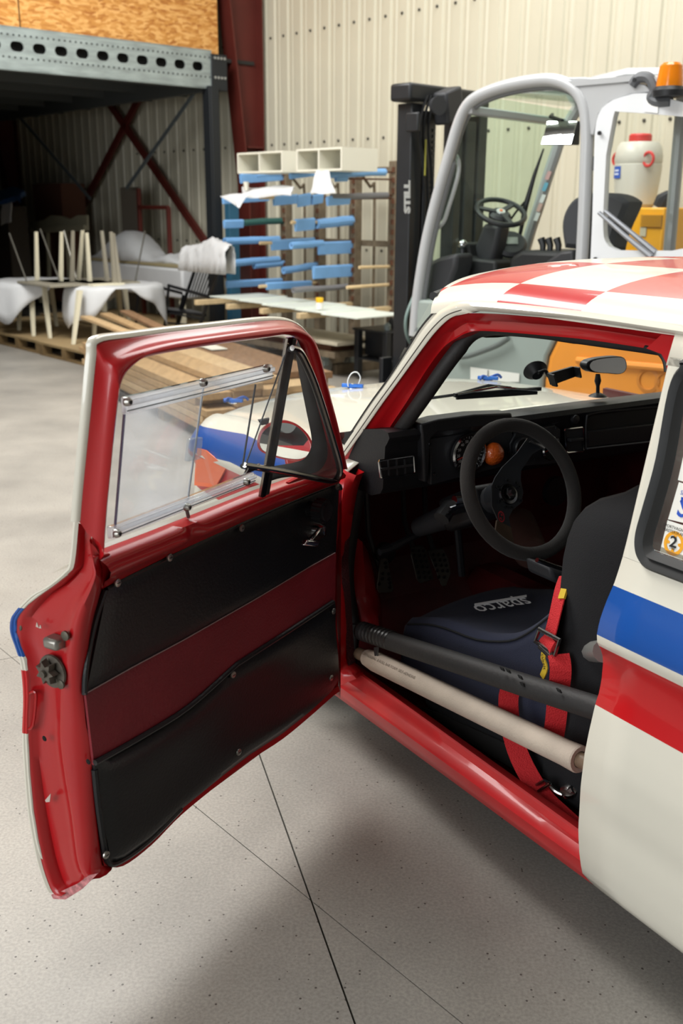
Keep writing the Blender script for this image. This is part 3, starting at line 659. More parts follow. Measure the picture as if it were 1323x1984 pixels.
rf.bar((7.4, p[1], p[2]), (7.4, p[1], .02), .05, .05, up=(1, 0, 0)); rf.bar((7.4, p[1], q[2]), (7.4, q[1], q[2]), .05, .05, up=(1, 0, 0)); rf.bar((7.4, q[1], q[2]), (7.4, q[1], .02), .05, .05, up=(1, 0, 0))
solo(rf, 'red_trestle', RS, 'dark red steel trestle frame beside the grey board', 'trestle', H, bevel=.004)
drape([H.pa(-30, 378, 6.2), H.pa(50, 372, 6.2), H.pa(48, 392, 5.9), H.pa(-30, 396, 5.9)], 'blue_tarpaulin', 'dark blue tarpaulin lying on furniture at the far left', 'tarpaulin', mat('navy_tarp', '#1d3c63', .5), amp=.05, th=(0, 0, .05), seed=3)
deepbox('dark_cabinet', (-60, 398, 20, 480), 6.3, .3, mat('dark_brown_box', '#3a332b', .8), 'dark cabinet covered by the blue tarpaulin at the far left', 'cabinet')
drape([H.pa(3, 396, 6.22), H.pa(22, 392, 6.22), H.pa(20, 430, 6.2), H.pa(2, 436, 6.2)], 'foam_strip', 'grey-white foam strip hanging under the blue tarpaulin', 'packing foam', FOAM, amp=.01, th=(.01, 0, 0), seed=5)
# ---- pile of boards behind the car door
WB = mat('oak_strip', '#a68963', .6, var=.16, vscale=5, stretch=(8, 1, 8)); WB2 = mat('light_oak_strip', '#b79c76', .6, var=.12, vscale=5, stretch=(8, 1, 8)); WB3 = mat('brown_strip', '#7d6045', .65, var=.2, vscale=5, stretch=(8, 1, 8))
pb = Frame(H.W((3.80, 5.80, 0)), (-math.sin(math.radians(29)), math.cos(math.radians(29)), 0), (math.cos(math.radians(29)), math.sin(math.radians(29)), 0))
bp_ = thing('board_pile', 'long pile of pale wooden boards lying on bearers behind the red car door', 'timber pile', pb.o, 0)
for k in range(4): MB().box((.2+.85*k, .05, 0), (.32+.85*k, 1.15, .09)).build('bearer', PLYD, bp_, pb, smooth=0)
MB().box((1.6, -.02, .0), (2.3, .0, .09)).build('plastic_crate_side', mat('charcoal_plastic', '#2b2d31', .5), bp_, pb, smooth=0)
rr = random.Random(4)
for lay in range(6):
    z = .09+.055*lay
    for k in range(5):
        b0 = .03+.226*k; off = rr.uniform(-.18, .18)+.05*lay; L = 3.3+rr.uniform(-.25, .35)
        if lay == 5 and k in (0,): continue
        MB().box((off-.0, b0+rr.uniform(0, .005), z), (off+L, b0+.222, z+.05)).build('board', rr.choice((WB, WB, WB2, WB3)), bp_, pb, bevel=.003)
for k in range(3):
    MB().obox((3.1, .35+.16*k, .48+.02*k), (1.0, .05*(k-1), .03), (0, .055, 0), (0, 0, .014)).build('board', (WB2, WB, WB3)[k], bp_, pb, bevel=.003)
lb = pb.pz(375, 673, .45) if False else None
solo(MB().box((1.75, .75, .425), (2.05, .9, .43)), 'white_card', WHT, 'small white card lying on top of the board pile', 'card', pb)
# ================================================================== FORKLIFT
FA = math.radians(45)
FK = Frame((1.40, 6.35, 0), (-math.sin(FA), math.cos(FA), 0), (math.cos(FA), math.sin(FA), 0))    # a = forward, b = to its right side
SIL = mat('silver_grey_paint', '#a9abad', .38, coat=.3); SWH = mat('pale_grey_panel', '#d4d7da', .35, coat=.2); FBK = mat('black_mast_steel', '#1d1f22', .45, var=.1)
FPL = mat('dark_grey_plastic', '#2b2c2f', .55, bump=.1, bscale=200); FOR = mat('forklift_orange', '#d98a2e', .35, coat=.3, var=.05, vscale=3)
FGG = mat('grey_green_paint', '#8b9590', .5); TYR = mat('dusty_tyre', '#4d443a', .85, bump=.3, bscale=40)
fk = thing('forklift', 'silver and orange forklift truck with black mast and beacon, parked behind the car', 'forklift', FK.o, math.radians(90)+FA)
def ft(x, y, b): return FK.pb(x, y, b)
# near side arch: rear leg, roof rail, front leg (pixel outline on the near side plane)
arch = [(1126, 520), (1131, 430), (1135, 330), (1137, 260), (1132, 205), (1112, 172), (1075, 156), (1030, 157), (975, 168), (930, 185), (905, 205), (888, 240), (870, 300), (850, 370), (832, 440), (820, 500), (808, 580), (802, 650)]
AR = crom([ft(x, y, 0) for x, y in arch], 4)
MB().tube(AR, .038, 12).build('side_arch', SIL, fk, FK)
MB().tube([p+np.array([-.03 if p[2] < 1.9 else 0, .035, -.035 if p[2] > 1.9 else 0]) for p in AR[8:]], .02, 8).build('arch_seal', mat('seal_grey', '#6f7173', .5), fk, FK)
# far side arch
fr_ = [(1150, 160), (1128, 195), (1103, 235), (1087, 265), (1075, 300), (1060, 345), (1045, 395), (1027, 450), (1012, 505), (1000, 560)]
AF = crom([ft(x, y, .98) for x, y in fr_], 4)
AFr = [np.array([-.1, .98, AF[0][2]+.0]), np.array([.3, .98, AF[0][2]+.03])]
MB().tube(AFr+AF, .042, 10).build('side_arch', SIL, fk, FK)
MB().tube([np.array([-.1, .98, AF[0][2]]), np.array([-.12, .98, .7])], .04, 10).build('rear_pillar', SIL, fk, FK)
# roof with ribs
zt = max(p[2] for p in AR)
ro = MB(); 
for k in range(5):
    a = -.15+.2*k; ro.bar((a, .03, zt-.03), (a, .97, zt-.03), .07, .03)
ro.build('roof_ribs', SIL, fk, FK, bevel=.008)
rp = [(1128, 205), (1118, 172), (1130, 158), (1180, 160), (1240, 168), (1262, 178), (1225, 185), (1180, 200), (1150, 225), (1140, 250)]
ra = [FK.pz(x, y, zt-.02) for x, y in ((1105, 152), (1262, 165))]
G = []
for i in range(9):
    a = .12-.85*i/8; row = []
    for j in range(9):
        b_ = -.03+1.04*j/8; e = abs(2*j/8-1); row.append((a, b_, zt-.005-.02*e**4-.13*max(0, (i-4)/4)**2))
    G.append(row)
MB().grid(G, (0, 0, -.03)).build('roof_panel', SIL, fk, FK)
MB().bar(ft(905, 213, 0), ft(1092, 238, .98), .08, .05).build('cross_bar', SIL, fk, FK, bevel=.01)
MB().prism([ft(x, y, -.02) for x, y in ((1080, 150), (1130, 149), (1185, 154), (1248, 164), (1262, 178), (1222, 183), (1182, 197), (1160, 220), (1150, 262), (1143, 262), (1140, 235), (1132, 200), (1112, 168), (1085, 155))], (0, .05, 0)).build('roof_corner', SIL, fk, FK, bevel=.012)
# windscreen between front legs
WS = glassmat('green_windscreen', (.70, .84, .74), .05, (.7, .8, .75))
nl = [p for p in AR if p[0] > .72]; nl = resample([p for p in AR[36:]], 10); fl_ = resample(AF[6:], 10)
MB().grid([[a*(1-t)+b*t for t in (0, .25, .5, .75, 1)] for a, b in zip(nl, fl_)]).build('windscreen', WS, fk, FK)
RG = glassmat('green_roof_glass', (.75, .86, .76), .05, (.7, .8, .75))
MB().grid([[(a, b, zt-.06) for b in (.05, .95)] for a in (.05, .75)]).build('roof_glass', RG, fk, FK)
# grab handle
MB().tube(crom([ft(*p) for p in ((874, 289, .06), (888, 312, .1), (886, 345, .1), (868, 405, .1), (858, 432, .1), (836, 452, .05))], 3), .014, 8).build('grab_handle', SIL, fk, FK)
# stickers on the far pillar
for k, (x, y, c) in enumerate(((1062, 340, '#c9a0a0'), (1056, 362, '#6aa6c0'), (1051, 385, '#d8d8d8'), (1045, 402, '#c9a7a0'), (1040, 420, '#d8d8d8'))):
    p = ft(x, y, .93); MB().obox(p, (.016, 0, .003), (.0, .002, 0), (-.012, 0, .028)).build('sticker', mat('sticker_%d' % k, c, .5), fk, FK, smooth=0)
# wiper
MB().tube([ft(x, y, .75) for x, y in ((1053, 288), (1035, 340), (1018, 400), (1006, 462))], [.006, .014, .02, .012], 8).build('wiper', FBK, fk, FK)
MB().tube([ft(x, y, .75) for x, y in ((975, 445), (1000, 410), (1022, 385))], .008, 6).build('wiper_arm', FBK, fk, FK)
# inside mirror
mp = [ft(x, y, .25) for x, y in ((1060, 234), (1120, 234), (1118, 281), (1058, 281))]
MB().loft([[m+np.array([0, .0-(.055 if i_ > 1 else 0), 0]) for i_, m in enumerate(mp)], [m+np.array([0, .03, 0]) for m in mp]]).build('mirror_housing', FPL, fk, FK, bevel=.008)
MB().prism([m*.95+np.mean(mp, axis=0)*.05+np.array([0, -.004-(.055 if i_ > 1 else 0), 0]) for i_, m in enumerate(mp)], (0, -.002, 0)).build('mirror_glass', mat('mirror_silver', '#f2f4f6', .03, metal=1), fk, FK, smooth=0)
MB().tube([mp[0]*.5+mp[1]*.5, ft(1066, 226, .3), ft(1070, 222, .6)], .012, 6).build('mirror_arm', FBK, fk, FK)
# mast
def mastrail(px0, px1, ytop, b, zb=.1, nm='mast_rail'):
    p = ft(px0, ytop, b); q = ft(px1, ytop, b)
    return p, q
for b_, x0, x1, yt in ((.30, 786, 808, 200), (.42, 812, 834, 215)):
    a0, a1 = FK.pa(x0, yt, 1.72), FK.pa(x1, yt, 1.72)
    MB().box((1.66, a0[1], .08), (1.80, a1[1], a0[2])).build('mast_rail', FBK, fk, FK, bevel=.008)
for x0, x1, yt in ((872, 886, 225), (893, 912, 235), (918, 934, 225)):
    a0, a1 = FK.pa(x0, yt, 1.74), FK.pa(x1, yt, 1.74)
    MB().box((1.68, a0[1], .08), (1.80, a1[1], a0[2])).build('mast_rail', FBK, fk, FK, bevel=.008)
a0, a1 = FK.pa(779, 160, 1.70), FK.pa(900, 185, 1.70)
MB().box((1.62, a0[1], a0[2]-.12), (1.82, FK.pa(934, 180, 1.7)[1], a0[2])).build('mast_head', FBK, fk, FK, bevel=.02)
MB().box((1.56, a0[1]+.02, a0[2]-.33), (1.68, a0[1]+.05, a0[2]-.2)).build('head_bracket', FBK, fk, FK, bevel=.01)
wl = FK.pa(868, 205, 1.55)
MB().obox(wl, (.07, 0, 0), (0, .09, .03), (0, -.02, .11)).build('work_lamp', FPL, fk, FK, bevel=.02)
MB().lathe([(.03, -.05), (.06, -.01), (.065, .03), (.0, .03)], FK.pa(846, 205, 1.5), (-1, -.3, 0), 14).build('work_lamp', FPL, fk, FK)
ho = MB()
for x in (822, 829, 838):
    ho.tube(crom([FK.pa(*p, 1.62) for p in ((x+6, 185), (x-5, 220), (x-8, 262), (x-2, 330), (x, 420), (x-4, 560))], 4), .011, 6)
ho.build('hoses', mat('hose_black', '#121315', .5), fk, FK)
MB().box(tuple(FK.pa(824, 340, 1.6)-np.array([.0, .004, 0])), tuple(FK.pa(826, 270, 1.6)+np.array([.01, .004, 0]))).build('yellow_strip', mat('yellow_line', '#8d8a3a', .5), fk, FK, smooth=0)
MB().tube(crom([FK.pa(*p, 1.6) for p in ((815, 545), (797, 585), (786, 620), (790, 655), (812, 690))], 5), .013, 8).build('hose_loop', mat('hose_greygreen', '#6f837f', .5), fk, FK)
o_ = FK.pa(790, 382, 1.655); xd = FK.pa(790, 350, 1.655)-FK.pa(790, 414, 1.655); yd = FK.pa(775, 382, 1.655)-FK.pa(800, 382, 1.655)
text('STILL', 'maker_lettering', .085, o_, xd, yd, mat('letter_white', '#d8dadb', .5), fk, FK, th=.004, wx=1.15, bold=.006)
# chain ladder pattern on the inner rail
cmb = MB()
for k in range(26):
    p = FK.pa(839, 250, 1.66); cmb.box((1.65, p[1]-.006, p[2]-.04*k-.02), (1.66, p[1]+.006, p[2]-.04*k))
cmb.build('lift_chain', mat('chain_grey', '#4d4f50', .4, metal=.6), fk, FK, smooth=0)
# front console, cowl and dark side pod
def slab(nm, pts, b0, b1, m_, bev=.02): MB().prism([FK.pb(x, y, b0) for x, y in pts], (0, b1-b0, 0)).build(nm, m_, fk, FK, bevel=bev)
slab('front_cowl', ((820, 512), (850, 498), (885, 490), (882, 520), (850, 600), (845, 700), (800, 720), (800, 600)), .1, .3, FPL, .03)
slab('cowl_inner', ((884, 470), (905, 470), (912, 500), (960, 505), (960, 700), (850, 700), (860, 590)), .34, .9, mat('cab_black', '#161719', .6), .02)
slab('steering_column', ((935, 432), (968, 436), (962, 470), (945, 540), (905, 560), (910, 500)), .42, .56, FPL, .03)
slab('seat_base', ((985, 500), (1010, 485), (1100, 488), (1125, 500), (1125, 640), (985, 640)), .35, .85, mat('cab_black', '#161719', .6), .03)
slab('armrest_console', ((1052, 520), (1058, 505), (1085, 487), (1110, 484), (1112, 525)), .25, .4, FPL, .02)
# steering wheel
wc = ft(970, 411, .48); nrm = np.array([-.42, -.25, .85]); nrm /= np.linalg.norm(nrm); u_ = np.cross(nrm, (0, 1., 0)); u_ /= np.linalg.norm(u_); v_ = np.cross(nrm, u_)
R_ = .17; MB().tube([wc+(u_*math.cos(t)+v_*math.sin(t))*R_ for t in [2*math.pi*k/28 for k in range(28)]], .018, 8, closed=True).build('steering_wheel', FBK, fk, FK)
sp_ = MB(); sp_.lathe([(.075, -.03), (.08, .0), (.06, .02), (0, .022)], wc-nrm*.02, nrm, 20)
for t in (.3, 2.4, 4.5): sp_.bar(wc, wc+(u_*math.cos(t)+v_*math.sin(t))*R_, .035, .015, up=nrm)
sp_.build('wheel_spokes', FPL, fk, FK); 
MB().lathe([(.035, 0), (.03, .008)], wc+nrm*.004, nrm, 16).build('wheel_badge', mat('badge_grey', '#b9bcbd', .3, metal=.3), fk, FK)
MB().lathe([(.012, -.01), (.012, .002)], wc+nrm*.014, nrm, 10).build('wheel_badge', mat('badge_orange', '#d86a30', .4), fk, FK, label='orange dot in the wheel badge')
dp_ = ft(988, 474, .62); MB().lathe([(.11, -.02), (.12, .01), (.1, .03), (0, .03)], dp_, (-.5, -.5, .7), 20).build('display_pod', FPL, fk, FK)
MB().obox(dp_+np.array([-.02, -.02, .03]), (.035, -.035, 0), (-.01, -.01, -.02), (.002, .002, .003)).build('display', mat('lcd_grey', '#9aa39a', .3), fk, FK, smooth=0)
MB().tube([ft(897, 520, .3), ft(896, 480, .3)], .02, 8).build('lever', FBK, fk, FK); MB().ball(ft(896, 474, .3), .035).build('lever_knob', mat('knob_chrome', '#b8bcbe', .15, metal=1), fk, FK)
for x in (1052, 1066, 1082):
    MB().tube([ft(x-1, 500, .45), ft(x, 475, .45), ft(x-4, 462, .45)], [.014, .022, .026], 8).build('control_lever', FBK, fk, FK)
# seat
def seatback():
    out = [(1095, 480), (1090, 440), (1096, 410), (1115, 385), (1150, 374), (1190, 376), (1215, 388), (1217, 400), (1195, 450), (1185, 490)]
    P = crom([ft(x, y, .30) for x, y in out], 3); c = np.mean(P, axis=0)
    rings = [[c+(p-c)*.86+np.array([0, -.03, 0]) for p in P], [p for p in P], [p+np.array([.0, .16, 0]) for p in P], [c+(p-c)*.86+np.array([.0, .2, 0]) for p in P]]
    MB().loft(rings).build('seat_back', mat('seat_charcoal', '#36383c', .8, bump=.2, bscale=150), fk, FK)
seatback()
# rear side panel (pale) with window, gas strut
outer = [(1143, 520), (1147, 430), (1150, 330), (1152, 260), (1156, 228), (1168, 206), (1190, 192), (1225, 182), (1250, 180), (1330, 200), (1380, 210)]
inner = [(1180, 478), (1170, 465), (1168, 440), (1169, 400), (1172, 340), (1174, 300), (1190, 215), (1192, 216), (1240, 219), (1323, 226), (1380, 231)]
O_ = resample([ft(x, y, -.03) for x, y in outer], 40); I_ = resample([ft(x, y, -.03) for x, y in inner], 40)
MB().grid([[a, b] for a, b in zip(O_, I_)], (0, .05, 0)).build('rear_panel', SWH, fk, FK, smooth=0)
MB().prism([ft(x, y, -.03) for x, y in ((1143, 520), (1180, 478), (1195, 485), (1300, 486), (1380, 470), (1380, 545))], (0, .05, 0)).build('rear_panel', SWH, fk, FK, smooth=0, label='pale lower panel under the rear window')
MB().tube([ft(x, y, 0.03) for x, y in ((1137, 520), (1141, 430), (1143, 330), (1146, 255), (1152, 225))], .018, 8).build('panel_seal', mat('seal_dark', '#3a3c3e', .6), fk, FK)
pn = glassmat('clear_cab_pane', (.97, .98, .97), .006, gloss=.25)
MB().prism([ft(x, y, 0.0) for x, y in ((1180, 478), (1168, 440), (1174, 300), (1190, 215), (1380, 231), (1380, 486))], (0, .004, 0)).build('rear_window', pn, fk, FK, smooth=0)
MB().tube([ft(x, y, -.06) for x, y in ((1160, 412), (1210, 456), (1262, 498))], [.012, .014, .02], 8).build('gas_strut', mat('strut_grey', '#8d9096', .3, metal=.5), fk, FK)
MB().tube([ft(x, y, -.02) for x, y in ((1172, 409), (1222, 450), (1270, 490))], [.012, .014, .02], 8).build('gas_strut', MATS['strut_grey'], fk, FK)
for (x, y) in ((1162, 258), (1154, 502), (1230, 155)):
    MB().lathe([(.012, 0), (.012, -.01)], ft(x, y, -.04), (0, 1, 0), 10).build('bolt', FBK, fk, FK)
MB().prism([ft(x, y, -.036) for x, y in ((1248, 190), (1275, 193), (1274, 219), (1247, 216))], (0, .004, 0)).build('sticker', mat('white_sticker', '#f0f0ee', .5), fk, FK, smooth=0)
_e = ft(1378, 231, -.03); _f = ft(1378, 540, -.03)
MB().box((_f[0]-.07, -.04, _f[2]), (_f[0]+.005, .05, _e[2]+.12)).build('rear_pillar', SWH, fk, FK, bevel=.015)
MB().box((_f[0]-.07, .93, _f[2]), (_f[0]+.005, 1.02, _e[2]+.12)).build('rear_pillar', SWH, fk, FK, bevel=.015)
MB().box((-1.0, .02, 1.0), (.05, .98, 1.17)).build('engine_cover', FPL, fk, FK, bevel=.02)
# beacon on its bracket
bc = ft(1296, 176, -.05)
MB().lathe([(.085, -.03), (.09, 0), (.075, .02)], bc, (0, 0, 1), 20).build('beacon_base', FBK, fk, FK)
MB().lathe([(.072, .015), (.07, .05), (.06, .125), (.045, .14), (0, .142)], bc, (0, 0, 1), 24).build('beacon_lens', mat('amber_lens', '#f08a10', .2, trans=.35, coat=.5), fk, FK)
MB().tube(crom([ft(*p, -.02) for p in ((1225, 165), (1238, 150), (1258, 152), (1268, 175), (1262, 190), (1275, 198), (1300, 197))], 4), .03, 8).build('beacon_bracket', mat('bracket_grey', '#55585c', .5), fk, FK)
# body: grey-green front side, orange counterweight with black base and round holes
def sidebody(nm, pts, m_, b0=-.02, b1=1.0, bev=.03): MB().prism([FK.pb(x, y, b0) for x, y in pts], (0, b1-b0, 0)).build(nm, m_, fk, FK, bevel=bev)
def az(a, z): return (a, -.02, z)
E1 = [FK.pb(x, y, -.02) for x, y in ((1075, 655), (1058, 690), (1050, 735), (1050, 790))]
ae = [max(.0, min(1.2, p[0])) for p in E1]
front = [az(1.25, 1.0), az(.1, 1.0), (E1[0][0], -.02, E1[0][2]), (E1[1][0], -.02, E1[1][2]), (E1[2][0], -.02, E1[2][2]), (E1[2][0], -.02, .2), az(1.1, .2), az(1.2, .5)]
MB().prism(front, (0, 1.02, 0)).build('side_body', FGG, fk, FK, bevel=.02)
rear = [(E1[0][0]-.01, -.02, 1.0), (E1[0][0]-.01, -.02, E1[0][2]), (E1[1][0]-.01, -.02, E1[1][2]), (E1[2][0]-.01, -.02, E1[2][2]), (E1[2][0]-.01, -.02, .42), (-1.15, -.02, .42), (-1.2, -.02, .95), (-1.0, -.02, 1.15), (-.1, -.02, 1.15)]
MB().prism(rear, (0, 1.02, 0)).build('counterweight', FOR, fk, FK, bevel=.04)
MB().box((-1.1, 0, .12), (E1[2][0], .98, .42)).build('base', FBK, fk, FK, bevel=.02)
for (x, y) in ((1255, 737), (1290, 742)):
    p = ft(x, y, -.025); MB().lathe([(.07, -.012), (.075, .0), (.055, .004), (.05, -.006)], p, (0, -1, 0), 20).build('round_recess', mat('orange_recess', '#c07a30', .5), fk, FK)
for zz in (.93, .72): MB().tube([(-.1, -.03, zz), (-1.1, -.03, zz+.03)], .022, 8).build('pressed_rib', FOR, fk, FK)
MB().prism([ft(x, y, -.03) for x, y in ((911, 711), (1006, 724), (1005, 740), (911, 740))], (0, .004, 0)).build('number_plate', mat('plate_white', '#d8d8d2', .5), fk, FK, smooth=0)
o_ = ft(945, 724, -.036); text('1', 'plate_number', .06, o_, (-1, 0, 0), (0, 0, 1), mat('plate_black', '#2a2a2a', .5), fk, FK, th=0)
MB().tube(crom([ft(*p, -.06) for p in ((880, 692), (905, 690), (935, 680), (965, 668), (985, 655))], 4), .018, 8).build('side_hose', mat('hose_mid', '#5d6361', .5), fk, FK)
for a_w, b_w, r_w in ((1.22, .06, .3), (1.22, .8, .3), (-.75, .02, .26), (-.75, .84, .26)):
    MB().lathe([(r_w*.55, 0), (r_w*.9, 0), (r_w, .03), (r_w, .15), (r_w*.9, .18), (r_w*.55, .18)], (a_w, b_w, r_w), (0, 1, 0), 32, cap=False).build('tyre', TYR, fk, FK)
    MB().lathe([(.03, .02), (r_w*.3, .03), (r_w*.56, .0), (r_w*.56, .18)], (a_w, b_w, r_w), (0, 1, 0), 24).build('wheel_rim', FOR, fk, FK)
for b_ in (.28, .62): 
    MB().box((1.82, b_, .04), (2.9, b_+.11, .075)).build('fork', FBK, fk, FK, bevel=.006); MB().box((1.82, b_, .04), (1.86, b_+.11, .5)).build('fork_shank', FBK, fk, FK, bevel=.006)
# ---- black workshop trolley beside the mast
TF = Frame(HALL.W((6.62, 6.98, 0)), NV, WV)
tt = thing('workshop_trolley', 'small black workshop trolley with tools on its tray, left of the forklift mast', 'trolley', TF.o, HA)
zt_ = HALL.pa(735, 645, 6.62)[2]
for a, b_ in ((0, 0), (.5, 0), (0, .4), (.5, .4)): MB().box((a-.03, b_-.03, 0.02), (a+.03, b_+.03, zt_)).build('leg', FBK, tt, TF, bevel=.004)
MB().box((-.03, -.03, zt_), (.56, .46, zt_+.02)).build('tray', FBK, tt, TF, bevel=.004); MB().box((.1, -.02, zt_-.25), (.53, .42, zt_-.02)).build('drawer_box', FBK, tt, TF, bevel=.006)
MB().box((-.03, -.03, .2), (.53, .43, .215)).build('shelf', FBK, tt, TF, bevel=.004)
for k, (a, b_, h, m_) in enumerate(((.1, .1, .07, ZN), (.25, .2, .1, FPL), (.38, .1, .05, WHT))):
    g = MB(); g.lathe([(.03, 0), (.035, h*.6), (.012, h)], (a, b_, zt_+.02), (0, 0, 1), 12)
    solo(g, 'tool_pot', m_, ['small zinc pot on the left of the trolley tray', 'small dark pot in the middle of the trolley tray', 'small white pot on the right of the trolley tray'][k], 'pot', TF, 'pots on the trolley tray')
g = MB(); g.lathe([(.045, 0), (.045, .2), (.02, .24), (.02, .3)], (.12, .1, .216), (0, 0, 1), 14); solo(g, 'spray_bottle', mat('dirty_white', '#b5b1a3', .5), 'dirty white bottle on the lower shelf of the black trolley', 'bottle', TF)
g = MB(); g.lathe([(.03, 0), (.03, .12), (.045, .16), (.0, .18)], (.28, .05, .216), (0, 0, 1), 14); solo(g, 'hydrant_cap', mat('faded_red', '#a8615a', .5), 'faded red valve cap on the lower shelf of the black trolley', 'valve', TF)
# ---- yellow machine and white barrel against the wall
YF = Frame(HALL.W((7.25, 4.0, 0)), NV, WV)
ym = thing('yellow_machine', 'yellow sheet-metal compressor cabinet standing against the wall behind the forklift seat', 'machine', YF.o, HA)
pL, pR = HALL.pa(1183, 405, 7.05), HALL.pa(1287, 405, 7.05); ztm = HALL.pa(1240, 402, 7.05)[2]; pM = HALL.pa(1228, 405, 7.05)
YE = mat('machine_yellow', '#e3a41c', .4, coat=.2); YD = mat('machine_yellow_dark', '#b07e18', .5)
MB().box((7.05, pR[1], 0.03), (7.55, pM[1]-.005, ztm)).build('cabinet', YE, ym, HALL, bevel=.012)
MB().box((7.09, pM[1], 0.03), (7.55, pL[1], ztm-.01)).build('cabinet', YE, ym, HALL, bevel=.012)
lo = MB(); p, q = HALL.pa(1243, 416, 7.04), HALL.pa(1281, 440, 7.04)
for k in range(6): z_ = p[2]+(q[2]-p[2])*k/6; lo.box((7.03, q[1], z_-.012), (7.05, p[1], z_))
lo.build('louvre', YD, ym, HALL, smooth=0)
p, q = HALL.pa(1241, 440, 7.045), HALL.pa(1251, 458, 7.045); MB().box((7.04, q[1], q[2]), (7.05, p[1], p[2])).build('rating_plate', mat('plate_grey', '#b9b49a', .5), ym, HALL, smooth=0)
br = thing('barrel', 'white translucent plastic barrel with red lid and handles on the yellow machine', 'barrel', HALL.W((7.3, (pL[1]+pR[1])/2, ztm)), HA)
c1, c2 = HALL.pa(1187, 340, 7.3), HALL.pa(1284, 340, 7.3); cw = (c1[1]+c2[1])/2; rb = abs(c1[1]-c2[1])/2*.80; zt2 = HALL.pa(1235, 276, 7.3)[2]; hb_h = zt2-ztm; bc_ = (7.3, cw, ztm)
PLW = mat('barrel_white', '#d4d3c6', .35, trans=.15)
MB().lathe([(rb*.72, 0), (rb*.86, hb_h*.05), (rb*.93, hb_h*.3), (rb*1.0, hb_h*.55), (rb*1.0, hb_h*.66), (rb*.97, hb_h*.67), (rb*1.0, hb_h*.69), (rb*1.0, hb_h*.8), (rb*.93, hb_h*.93), (rb*.8, hb_h), (rb*.5, hb_h)], bc_, (0, 0, 1), 36).build('body', PLW, br, HALL)
MB().lathe([(rb*.45, hb_h-.01), (rb*.48, hb_h+.0), (rb*.48, hb_h+.05), (rb*.42, hb_h+.062), (0, hb_h+.064)], bc_, (0, 0, 1), 28).build('lid', mat('red_plastic', '#c23a35', .4), br, HALL)
for sg, x in ((1, 1182), (-1, 1276)):
    p = np.array([7.28, cw+sg*rb*.98, HALL.pa(x, 309, 7.28)[2]]) if sg > 0 else np.array([7.18, cw-rb*.90, HALL.pa(x, 309, 7.28)[2]])
    MB().tube([p+np.array([0, math.cos(t)*.045-(sg*0), math.sin(t)*.05]) for t in [2*math.pi*k/16 for k in range(16)]], .012, 6, closed=True).build('handle', MATS['red_plastic'], br, HALL)
p, q = HALL.pa(1192, 322, 7.3-rb), HALL.pa(1216, 345, 7.3-rb)
lbm = MB(); th0 = math.atan2(p[1]-cw, 0); n_ = 6
ang = [math.pi*.5+a for a in (.68, .58, .48, .38, .28, .18)]
lbm.grid([[(7.3-math.sin(a)*(rb+.004), cw-math.cos(a)*(rb+.004), z) for z in (p[2], q[2])] for a in ang]); lbm.build('label', mat('label_blue', '#2a55b0', .5), br, HALL)
lt = MB()
for zz in (.35, .65):
    lt.grid([[(7.3-math.sin(a)*(rb+.006), cw-math.cos(a)*(rb+.006), p[2]+(q[2]-p[2])*(zz+dz)) for dz in (-.08, .08)] for a in ang[1:-1]])
lt.build('label_lines', mat('label_print', '#cdd6ea', .5), br, HALL)
sg_ = MB(); g0 = HALL.pa(1290, 395, 7.2)
sg_.tube([HALL.pa(*p_, 7.15) for p_ in ((1277, 400), (1284, 385), (1292, 378), (1305, 370))], [.05, .055, .035, .018], 8); sg_.tube(crom([HALL.pa(*p_, 7.15) for p_ in ((1288, 395), (1297, 440), (1292, 500), (1280, 560))], 4), .014, 6)
solo(sg_, 'spray_lance', mat('black_rubber', '#202224', .6), 'black spray lance and hose hanging beside the white barrel', 'hose', HALL)
# ================================================================== CAR
CH = math.radians(31.5)
_F = np.array([-math.sin(CH), math.cos(CH), 0]); _R = np.array([math.cos(CH), math.sin(CH), 0])
_d = ray(1125, 1590); _O = CAM+_d*((.32-EYE)/_d[2])-.02*_R; _O[2] = 0
CF = Frame(_O, _F, _R)                     # (f forward, s inwards from the left flank, z)
car = thing('rally_car', 'white rally car with red and blue stripes, chequered roof and driver door wide open', 'car', _O, math.radians(90)+CH)
def cs(x, y, s_): return CF.pb(x, y, s_)
def cf(x, y, f_): return CF.pa(x, y, f_)
def cz(x, y, z_): return CF.pz(x, y, z_)
WHTC, REDC, BLUC = hexc('#d5d1c3'), hexc('#b81218'), hexc('#184c98')
def paint(name, builder, base=WHTC, rough=.34, coat=.35):
    m = mat(name, base, rough=rough, coat=coat); nt = m.node_tree; n, l = nt.nodes, nt.links; b = n['Principled BSDF']
    tc = n.new('ShaderNodeTexCoord'); sp = n.new('ShaderNodeSeparateXYZ'); l.new(tc.outputs['Object'], sp.inputs[0])
    def M(op, a, b_=0, c=None):
        k = n.new('ShaderNodeMath'); k.operation = op
        for i, v in enumerate((a, b_, c)):
            if v is None: continue
            if isinstance(v, (int, float)): k.inputs[i].default_value = v
            else: l.new(v, k.inputs[i])
        return k.outputs[0]
    def mix(fac, ca, cb):
        k = n.new('ShaderNodeMix'); k.data_type = 'RGBA'; l.new(fac, k.inputs['Factor'])
        for nm, v in (('A', ca), ('B', cb)):
            if isinstance(v, tuple): k.inputs[nm].default_value = (*v, 1)
            else: l.new(v, k.inputs[nm])
        return k.outputs['Result']
    out = builder(sp.outputs[0], sp.outputs[1], sp.outputs[2], M, mix); l.new(out, b.inputs['Base Color']); return m
def band(M, v, lo, hi): return M('MULTIPLY', M('GREATER_THAN', v, lo), M('LESS_THAN', v, hi))
BZ0, BZ1, RZ0, RZ1 = .790, .893, .622, .762
def livery(f, y, z, M, mix): return mix(band(M, z, RZ0, RZ1), mix(band(M, z, BZ0, BZ1), WHTC, BLUC), REDC)
BODY = paint('body_livery', livery)
